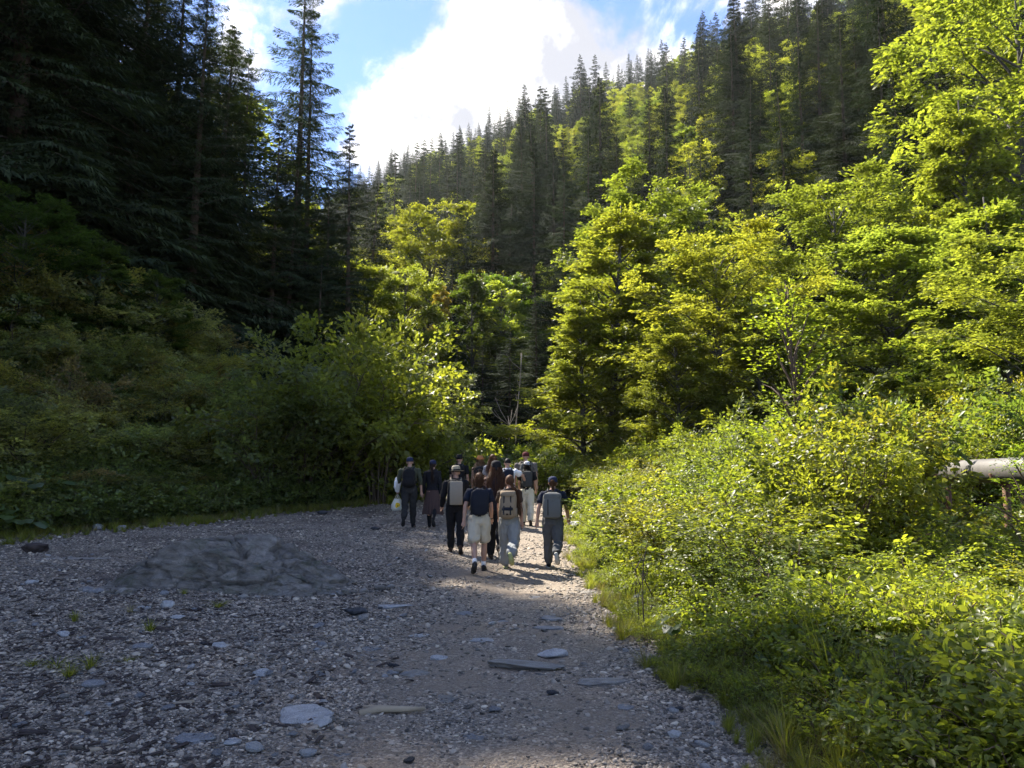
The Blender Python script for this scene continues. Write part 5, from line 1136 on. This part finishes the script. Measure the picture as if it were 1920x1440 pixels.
            rev([(.092, -.045), (.092, .0), (.086, .038), (.068, .066), (.03, .08), (.008, .082)]); limb(e, [c+V(0, -.1, -.04), c+V(.01, -.13, -.09)], [.02, .012], 8); link('headscarf', e.mesh('headscarf', hat[1], True), root)
    J2 = dict(root=root, k=k, shz=shz, hz=hz, hc=hc, back=bs_-.105*W-.012, A=A, sp=sp, W=W, sw=s['sw'], H=H, ry=.105*W)
    return J2

def pack(P, label, w, h, dpt, m, kind='day', m2=None, drop=.0, group='backpacks of the walkers'):
    """rucksack on the wearer's back with shoulder straps, pockets and seams"""
    m2 = m2 or DKB; root = empty('backpack', P['root'].location, P['root'].rotation_euler, P['root'].scale); tag(root, label, 'backpack', group)
    zt_ = P['shz']+.03-drop; zb = zt_-h; y0 = P['sp'](P['shz']-.2)[1]-P['ry']-.018-dpt/2; e = 4.0 if kind in ('box', 'panel') else 2.6
    def taper(t):
        if kind == 'box': return 1-.06*abs(t-.5)
        if kind == 'panel': return .93+.07*math.sin(t*3)
        if kind == 'sack': return .55+.5*math.sin(math.pi*min(1, (1-t)*.72+.16))
        return .74+.30*math.sin(math.pi*(t*.8+.12))
    b = MB(); L_ = []
    for t in np.linspace(0, 1, 15):
        r_ = min(1, (t+.02)*12)**.4*min(1, (1.015-t)*9)**.45; L_.append((zb+h*t, .004*math.sin(t*9), y0-.01*math.sin(t*3.1), w/2*taper(t)*r_+.004, dpt/2*(taper(t)*.6+.4)*(.35+.65*r_)))
    rings(b, L_, 32, e); v = np.concatenate(b.v); dsp = nz(v*9+len(label), 1, 3)[:, None]*.012; b.v = [v+dsp]
    link('main_bag', b.mesh('main_bag', m, True), root)
    fy = y0-dpt/2
    def box(nm, cx, z0_, z1_, ww, dd, y_, mm, ee=3.2, par=root):
        q = MB(); rings(q, [(z0_, cx, y_, ww/2*.86, dd/2*.6), (z0_+.012, cx, y_, ww/2*.97, dd/2), ((z0_+z1_)/2, cx, y_-.004, ww/2, dd/2*1.04), (z1_-.012, cx, y_, ww/2*.97, dd/2*.95), (z1_, cx, y_, ww/2*.86, dd/2*.5)], 24, ee); return link(nm, q.mesh(nm, mm, True), par)
    def band(nm, pts, wd, mm, up=(0, -1, 0), th_=.004):
        q = MB(); q.add(*tube(np.array(pts, float), wd/2, 6, True, th_, up)); return link(nm, q.mesh(nm, mm, True), root)
    if kind == 'day':
        box('front_pocket', 0, zb+.05, zb+h*.5, w*.72, .06, fy+.008, m)
        band('zipper', [(-w*.33, fy+.012, zb+h*.60), (-w*.22, fy-.005, zb+h*.78), (0, fy-.005, zb+h*.84), (w*.22, fy-.005, zb+h*.78), (w*.33, fy+.012, zb+h*.60)], .010, m2); band('haul_loop', [(-.03, y0+dpt*.2, zt_-.01), (0, y0+dpt*.2, zt_+.025), (.03, y0+dpt*.2, zt_-.01)], .012, m2)
        for g in (-1, 1): box('side_pocket', g*w*.47, zb+.03, zb+h*.36, .05, dpt*.6, y0, m2)
    elif kind == 'box':
        box('front_panel', 0, zb+.02, zt_-h*.26, w*.93, .03, fy+.004, m, 5); box('top_panel', 0, zt_-h*.24, zt_-.025, w*.9, .024, fy+.006, m, 5)
        band('zipper', [(-w*.22, fy-.016, zb+.06), (-w*.22, fy-.018, zb+h*.45), (-w*.22, fy-.016, zt_-h*.27)], .016, m2); band('haul_loop', [(-.04, y0, zt_-.01), (0, y0, zt_+.03), (.04, y0, zt_-.01)], .016, m2)
        for g in (-1, 1): box('side_pocket', g*w*.49, zb+.03, zb+h*.3, .03, dpt*.7, y0, m2)
    elif kind == 'panel':
        box('back_panel', 0, zb+.02, zt_-.03, w*.78, .05, fy+.008, m2, 5); band('haul_loop', [(-.04, y0, zt_-.01), (0, y0, zt_+.03), (.04, y0, zt_-.01)], .014, DKB)
        for g in (-1, 1): box('side_pocket', g*w*.47, zb+.03, zb+h*.4, .05, dpt*.7, y0, m)
    elif kind == 'sack':
        band('drawstring', [(-w*.2, fy+.05, zt_-.02), (0, fy+.03, zt_-.035), (w*.2, fy+.05, zt_-.02)], .012, m2)
        for g in (-1, 1): band('cord', [(g*.03, fy+.03, zt_-.03), (g*.05, fy-.0, zt_-.13)], .006, m2)
    elif kind == 'ruck':
        box('top_flap', 0, zt_-h*.22, zt_+.012, w*.93, dpt*.98, y0-.012, m, 2.6); box('front_pocket', 0, zb+.035, zb+h*.4, w*.66, .075, fy-.004, m); box('pocket_flap', 0, zb+h*.3, zb+h*.43, w*.68, .084, fy-.006, m2)
        for g in (-1, 1):
            band('strap', [(g*w*.2, fy+.02, zt_-.02), (g*w*.2, fy-.012, zt_-h*.2), (g*w*.2, fy-.004, zb+h*.5), (g*w*.2, fy-.05, zb+h*.42), (g*w*.2, fy-.05, zb+h*.16)], .024, m2); box('buckle', g*w*.2, zb+h*.16, zb+h*.22, .034, .016, fy-.055, m2)
        box('patch', 0, zb+h*.15, zb+h*.21, .05, .006, fy-.047, cm('leather', (.05, .03, .02)), 6)
        for g in (-1, 1): box('side_pocket', g*w*.47, zb+.03, zb+h*.4, .055, dpt*.6, y0, m)
    for g in (-1, 1):
        sx = P['sw']*.56; bk = P['sp'](P['shz'])[1]; r_ = P['ry']+.03
        band('shoulder_strap', [(g*.06, y0+dpt*.42, zt_-.05), (g*sx, bk-.07, P['shz']+.035), (g*sx, bk, P['shz']+.062), (g*sx, bk+r_*.9, P['shz']-.03), (g*sx*1.1, bk+r_+.01, P['shz']-.16), (g*P['sw']*.92, bk+r_*.3, zb+h*.3), (g*w*.42, y0+dpt*.3, zb+.05)], .05, m2, (g*.9, 0, .5), .007)
    return root
# colours
OLIVE = cm('olive_shirt', (.06, .065, .042)); DTROU = cm('dark_trousers', (.03, .03, .03)); NAVYCAP = cm('navy_cap', (.018, .026, .06)); BEIGE = cm('beige_panel', (.26, .235, .185)); NAVY = cm('navy_tee', (.014, .018, .032))
KHAKI = cm('khaki_shorts', (.50, .45, .35)); GREYT = cm('grey_trousers', (.24, .25, .25)); TAN = cm('tan_canvas', (.26, .20, .135)); CREAM = cm('cream_trousers', (.62, .57, .44)); DGREY = cm('dark_grey_nylon', (.05, .052, .05)); MGREY = cm('grey_nylon', (.125, .128, .122)); WHITEC = cm('white_cotton', (.72, .72, .72))
GRT2 = cm('steel_grey_trousers', (.085, .088, .092)); STRAW = cm('straw_hat', (.36, .30, .2)); HATO = cm('olive_hat', (.30, .27, .2)); TAUPE = cm('taupe_shirt', (.13, .115, .1)); RUSTH = cm('orange_straw', (.40, .18, .07)); WINE = cm('wine_cap', (.09, .02, .02)); PLEAT = cm('brown_skirt', (.065, .042, .038)); BROWNSH = cm('brown_shoe', (.07, .045, .03)); GREEN_S = cm('yellowish_sole', (.42, .44, .2))
p1 = person(768, 990, 857, 'man in navy cap and olive shirt carrying a white shopping bag, leftmost walker', dict(sw=.21, build=1.05, top=('shirt', OLIVE), bottom=('trousers', DTROU, .95), shoe=(SOLED, BLACKC, .05), hair=('short', HK), hatk=('cap', NAVYCAP), hat=.04, armL=(-.05, .22, .55), armR=(.0, .22, .12), front='R', lift=.75, yaw=.05))
pack(p1, 'black rounded daypack on the back of the man with the shopping bag', .30, .47, .17, BLACKC, 'day')
p2 = person(811, 990, 863, 'woman in navy cap with long ponytail, padded vest and brown pleated skirt', dict(sw=.165, build=.92, top=('vest', BLACKC), bottom=('skirt', PLEAT), shoe=(SOLED, BLACKC, .12), hair=('ponytail', HB), tail=.03, hatk=('cap', NAVYCAP), hat=.03, armL=(.0, .22, .12), armR=(-.1, .15, .25), front='L', lift=.7, yaw=-.05))
p3 = person(855, 1037, 873, 'man in olive brimmed hat and all black clothes with a beige backpack', dict(sw=.20, build=1.05, top=('long', BLACKC), bottom=('trousers', BLACKC, 1.0), shoe=(SOLED, BROWNSH, .05), hair=('short', HB), hatk=('brim', HATO, DKB), hat=.06, armL=(-.1, .2, .75), armR=(.15, .16, .6), front='L', lift=.35, stride=.3, lean=.08, yaw=.1))
pack(p3, 'beige and black backpack on the back of the man in the brimmed hat', .34, .52, .18, BLACKC, 'panel', BEIGE)
p4 = person(899, 1073, 888, 'woman in black tee and pale shorts with bare legs, nearest walker', dict(sw=.175, build=1.0, top=('tee', NAVY, 1.05), bottom=('shorts', KHAKI, 1.0), shoe=(SOLED, cm('black_trainer', (.03, .03, .032)), .0), sock=WHITEC, hair=('curly', HR), armL=(-.3, .26, .2), armR=(.22, .14, .4), front='R', lift=.5, stride=.42, lean=.09, yaw=.08))
pack(p4, 'small black drawstring backpack on the back of the woman in shorts', .31, .47, .16, cm('black_nylon', (.016, .018, .026)), 'sack')
p5 = person(930, 1036, 866, 'woman with long chestnut hair and headscarf, dark sleeveless top, walking between two others', dict(sw=.17, build=.98, top=('sleeveless', cm('plum_top', (.03, .02, .022))), bottom=('trousers', BLACKC, 1.1), shoe=(SOLED, BROWNSH, .04), hair=('long', HR), hairlen=.3, hatk=('scarf', BLACKC), hat=.02, armL=(-.1, .12, .2), armR=(.12, .14, .2), front='L', lift=.55), d=15.0)
p6 = person(955, 1068, 892, 'woman with very long plait over the right shoulder, baggy grey trousers, pale tan rucksack', dict(sw=.17, build=.98, top=('tee', cm('brown_top', (.06, .045, .035))), bottom=('trousers', GREYT, 1.28), shoe=(GREEN_S, cm('grey_trainer', (.22, .22, .2)), .0), hair=('longtail', HR), tail=.175, armL=(.1, .12, .5), armR=(-.12, .14, .3), front='L', lift=.95, stride=.42, flap=1, lean=.1, yaw=-.12))
pack(p6, 'tan canvas rucksack with dark straps on the back of the woman with the plait', .31, .50, .2, TAN, 'ruck', cm('dark_strap', (.02, .022, .03)), drop=.03)
p7 = person(988, 985, 866, 'person in white cap, black tee and cream trousers', dict(sw=.185, build=1.0, top=('tee', BLACKC, 1.1), bottom=('trousers', CREAM, 1.15), shoe=(SOLED, BROWNSH, .0), hair=('curly', HK), hatk=('cap', WHITEC), hat=.03, armL=(.2, .12, .6, .1), armR=(.1, .16, .5), front='L', lift=.3, stride=.22))
pack(p7, 'dark grey boxy backpack on the back of the person in cream trousers', .28, .44, .16, DGREY, 'box')
p8 = person(986, 970, 845, 'tall man in wine coloured cap and taupe tee behind the white cap', dict(sw=.225, build=1.1, top=('tee', TAUPE, 1.05), bottom=('trousers', DTROU, 1.0), shoe=(SOLED, BLACKC, .0), hair=('short', HB), hatk=('cap', WINE), hat=.03, armL=(.1, .14, .3), armR=(-.1, .14, .2), front='R', lift=.4), d=22.4)
pack(p8, 'pale grey backpack on the back of the tall man in the wine cap', .30, .46, .17, MGREY, 'day')
p9 = person(1036, 1068, 893, 'woman in navy cap with grey boxy backpack, walking alone at the right', dict(sw=.185, build=1.05, top=('tee', NAVY, 1.05), bottom=('trousers', GRT2, 1.12), shoe=(SOLE, BLACKC, .0), hair=('bun', HR), hatk=('cap', NAVYCAP), hat=.03, armL=(-.32, .28, .3), armR=(.25, .26, .35), front='L', lift=.95, stride=.48, yaw=-.1, lean=.1))
pack(p9, 'large grey boxy backpack on the back of the woman at the right', .34, .48, .19, MGREY, 'box', drop=.02)
p10 = person(861, 960, 850, 'person in black cowboy hat far ahead in the group', dict(sw=.19, top=('tee', BLACKC), bottom=('trousers', BLACKC), shoe=(SOLED, BLACKC, .0), hair=('short', HK), hatk=('cowboy', BLACKC), hat=.09, front='R'), d=22.6)
pack(p10, 'black backpack on the back of the person in the cowboy hat', .30, .46, .17, BLACKC, 'day', DGREY)
p11 = person(900, 960, 853, 'woman in orange straw hat with fair loose hair, far ahead', dict(sw=.17, build=.95, top=('sleeveless', BLACKC), bottom=('trousers', DTROU), shoe=(SOLED, BLACKC, .0), hair=('long', HL), hairlen=.12, hatk=('cowboy', RUSTH), hat=.08, front='L'), d=22.0)
pack(p11, 'black round backpack on the back of the woman in the orange hat', .30, .42, .18, BLACKC, 'day', MGREY)
p12 = person(924, 960, 853, 'bareheaded woman with long brown hair, far ahead beside the orange hat', dict(sw=.165, build=.95, top=('tee', cm('light_grey_tee', (.32, .32, .34))), bottom=('trousers', DTROU), shoe=(SOLED, BLACKC, .0), hair=('long', HR), hairlen=.22, front='R'), d=21.2)
p13 = person(952, 965, 861, 'person in white tee stretching the right arm out to the side', dict(sw=.18, top=('tee', WHITEC, 1.15), bottom=('trousers', DTROU), shoe=(SOLED, BLACKC, .0), hair=('short', HK), armL=(.2, .15, .4), armR=(.5, 1.05, .25), front='L', yaw=.1), d=20.4)
pack(p13, 'small dark backpack on the back of the person in the white tee', .26, .38, .13, NAVY, 'day')
finish()
# bracelet-like watch, jacket over the arm and the shopping bag of the man on the left
def wpt(P, v): P['root'].matrix_basis; m_ = Matrix.LocRotScale(P['root'].location, P['root'].rotation_euler, P['root'].scale); return np.array(m_@Vector(v))
S0, E, Wr, d2 = p1['A']['L']; hd = wpt(p1, Wr+d2*.12)
b = MB(); n = 30; aa = np.arange(n)/n*6.2832; lv = []
for z, rx, ry in ((-.42, .06, .04), (-.415, .13, .075), (-.36, .165, .095), (-.26, .155, .09), (-.17, .115, .07), (-.11, .08, .05)):
    w_ = 1+.05*np.sin(aa*7+z*20)*(z > -.4)+.03*np.sin(aa*13); lv.append(np.stack([np.cos(aa)*rx*w_, np.sin(aa)*ry*w_, np.full(n, z)+.006*np.sin(aa*9)*(z > -.4)], 1))
f = [(i*n+j, i*n+(j+1) % n, (i+1)*n+(j+1) % n, (i+1)*n+j) for i in range(5) for j in range(n)]+[tuple(range(n))[::-1]]
b.add(np.concatenate(lv), f)
M['plastic'] = leafmat('thin_plastic', (.72, .73, .76), .35, .4, .03, (1, 1, 1), .4)
bag = empty('shopping_bag', hd, (0, 0, .1)); tag(bag, 'white plastic shopping bag with yellow print hanging from the left hand of the leftmost man', 'bag'); link('bag_body', b.mesh('bag_body', M['plastic'], True), bag)
for g in (-1, 1):
    q = MB(); q.add(*tube([(g*.075, 0, -.13), (g*.05, 0, -.06), (g*.01, 0, .0), (-g*.012, .03, -.05), (g*.06, .045, -.13)], .016, 8, True, .006)); link('handle', q.mesh('handle', M['plastic'], True), bag)
q = MB(); aa = np.linspace(0, 6.2832, 15)[:-1]; rr_ = .062*(1+.2*np.sin(aa*2+1)+.12*np.cos(aa*3)); v = np.concatenate([[(0, 0, 0)], np.stack([np.cos(aa)*rr_*.85, np.zeros(14), np.sin(aa)*rr_*1.25], 1)]); v += V(.005, -.101, -.27); v[:, 1] += np.abs(v[:, 0])*.15+(v[:, 2]+.27)*-.12*0; v[:, 1] += np.clip(v[:, 2]+.27, 0, 1)*.16
link('print', q.add(v, np.array([(0, 1+(i+1) % 14, 1+i) for i in range(14)])).mesh('print', cm('yellow_print', (.72, .48, .03))), bag)
q = MB(); v2 = (v-V(.005, -.101, -.27))*V(.38, 1, .35)+V(.012, -.104, -.285); link('print', q.add(v2, np.array([(0, 1+(i+1) % 14, 1+i) for i in range(14)])).mesh('print_mark', DKB), bag)
# white jacket carried over the left forearm
b = MB(); limb(b, [E+V(-.02, .0, .07), E+V(-.01, .03, -.0), (E+Wr)/2+V(-.02, .0, -.02), Wr+V(-.01, -.02, -.01)], [.06, .085, .08, .05], 14, [.05, .07, .075, .04]); limb(b, [E+V(-.05, -.03, .0), E+V(-.07, -.04, -.14)], [.05, .035], 10)
o = remesh_later('jacket', b, WHITEC, None, .012, 2, .014, 16); finish(); o.location = p1['root'].location; o.rotation_euler = p1['root'].rotation_euler; o.scale = p1['root'].scale
tag(o, 'crumpled white jacket carried over the left arm of the leftmost man', 'jacket')
S0, E, Wr, d2 = p4['A']['R']; q = MB(); q.add(*tube([Wr-d2*.012, Wr+d2*.012], .031, 12, False)); link('wrist_watch', q.mesh('wrist_watch', DKB, True), p4['root'])
# ------------------------------------------------------------------ air
hb = MB(); v = np.array([(x, y, z) for x in (-380, 380) for y in (-30, 560) for z in (-3, 250)], float); hb.add(v, np.array([(0, 1, 3, 2), (4, 6, 7, 5), (0, 4, 5, 1), (2, 3, 7, 6), (0, 2, 6, 4), (1, 5, 7, 3)]))
hm_ = bpy.data.materials.new('haze'); hm_.use_nodes = True; t_ = hm_.node_tree; t_.nodes.clear(); pv = t_.nodes.new('ShaderNodeVolumePrincipled'); pv.inputs['Density'].default_value = .00009; pv.inputs['Color'].default_value = (.9, .95, 1, 1); pv.inputs['Anisotropy'].default_value = .3
mo = t_.nodes.new('ShaderNodeOutputMaterial'); t_.links.new(pv.outputs[0], mo.inputs['Volume']); tag(link('haze', hb.mesh('haze', hm_)), 'thin blue haze in the valley air', 'haze', kind='stuff')

# ------------------------------------------------------------------ labels that would be shared say which one it is
W_ = 'one two three four five six seven eight nine ten eleven twelve thirteen fourteen fifteen sixteen seventeen eighteen nineteen twenty twenty-one twenty-two twenty-three twenty-four twenty-five twenty-six'.split(); OR_ = 'first second third fourth fifth sixth seventh eighth ninth tenth eleventh twelfth thirteenth fourteenth fifteenth sixteenth seventeenth eighteenth nineteenth twentieth twenty-first twenty-second twenty-third twenty-fourth twenty-fifth twenty-sixth'.split()
by = {}
for o in scene.objects:
    if o.parent is None and o.get('label') and o.get('category'): by.setdefault(o['label'], []).append(o)
for lb, os_ in by.items():
    n = len(os_); ws = lb.split(); lb = lb if len(ws) <= 11 or n == 1 else ' '.join(w for w in ws if w not in ('the', 'leafy'))
    if 1 < n <= 26:
        os_.sort(key=lambda q: project(*q.location)[0])
        for i, q in enumerate(os_): q['label'] = ('leftmost' if i == 0 else 'rightmost' if i == n-1 else OR_[i])+f' of {W_[n-1]}'+('' if i in (0, n-1) else ' from left')+': '+lb
#print('LONG', [o['label'] for o in scene.objects if o.get('label') and len(o['label'].split())>16][:6])
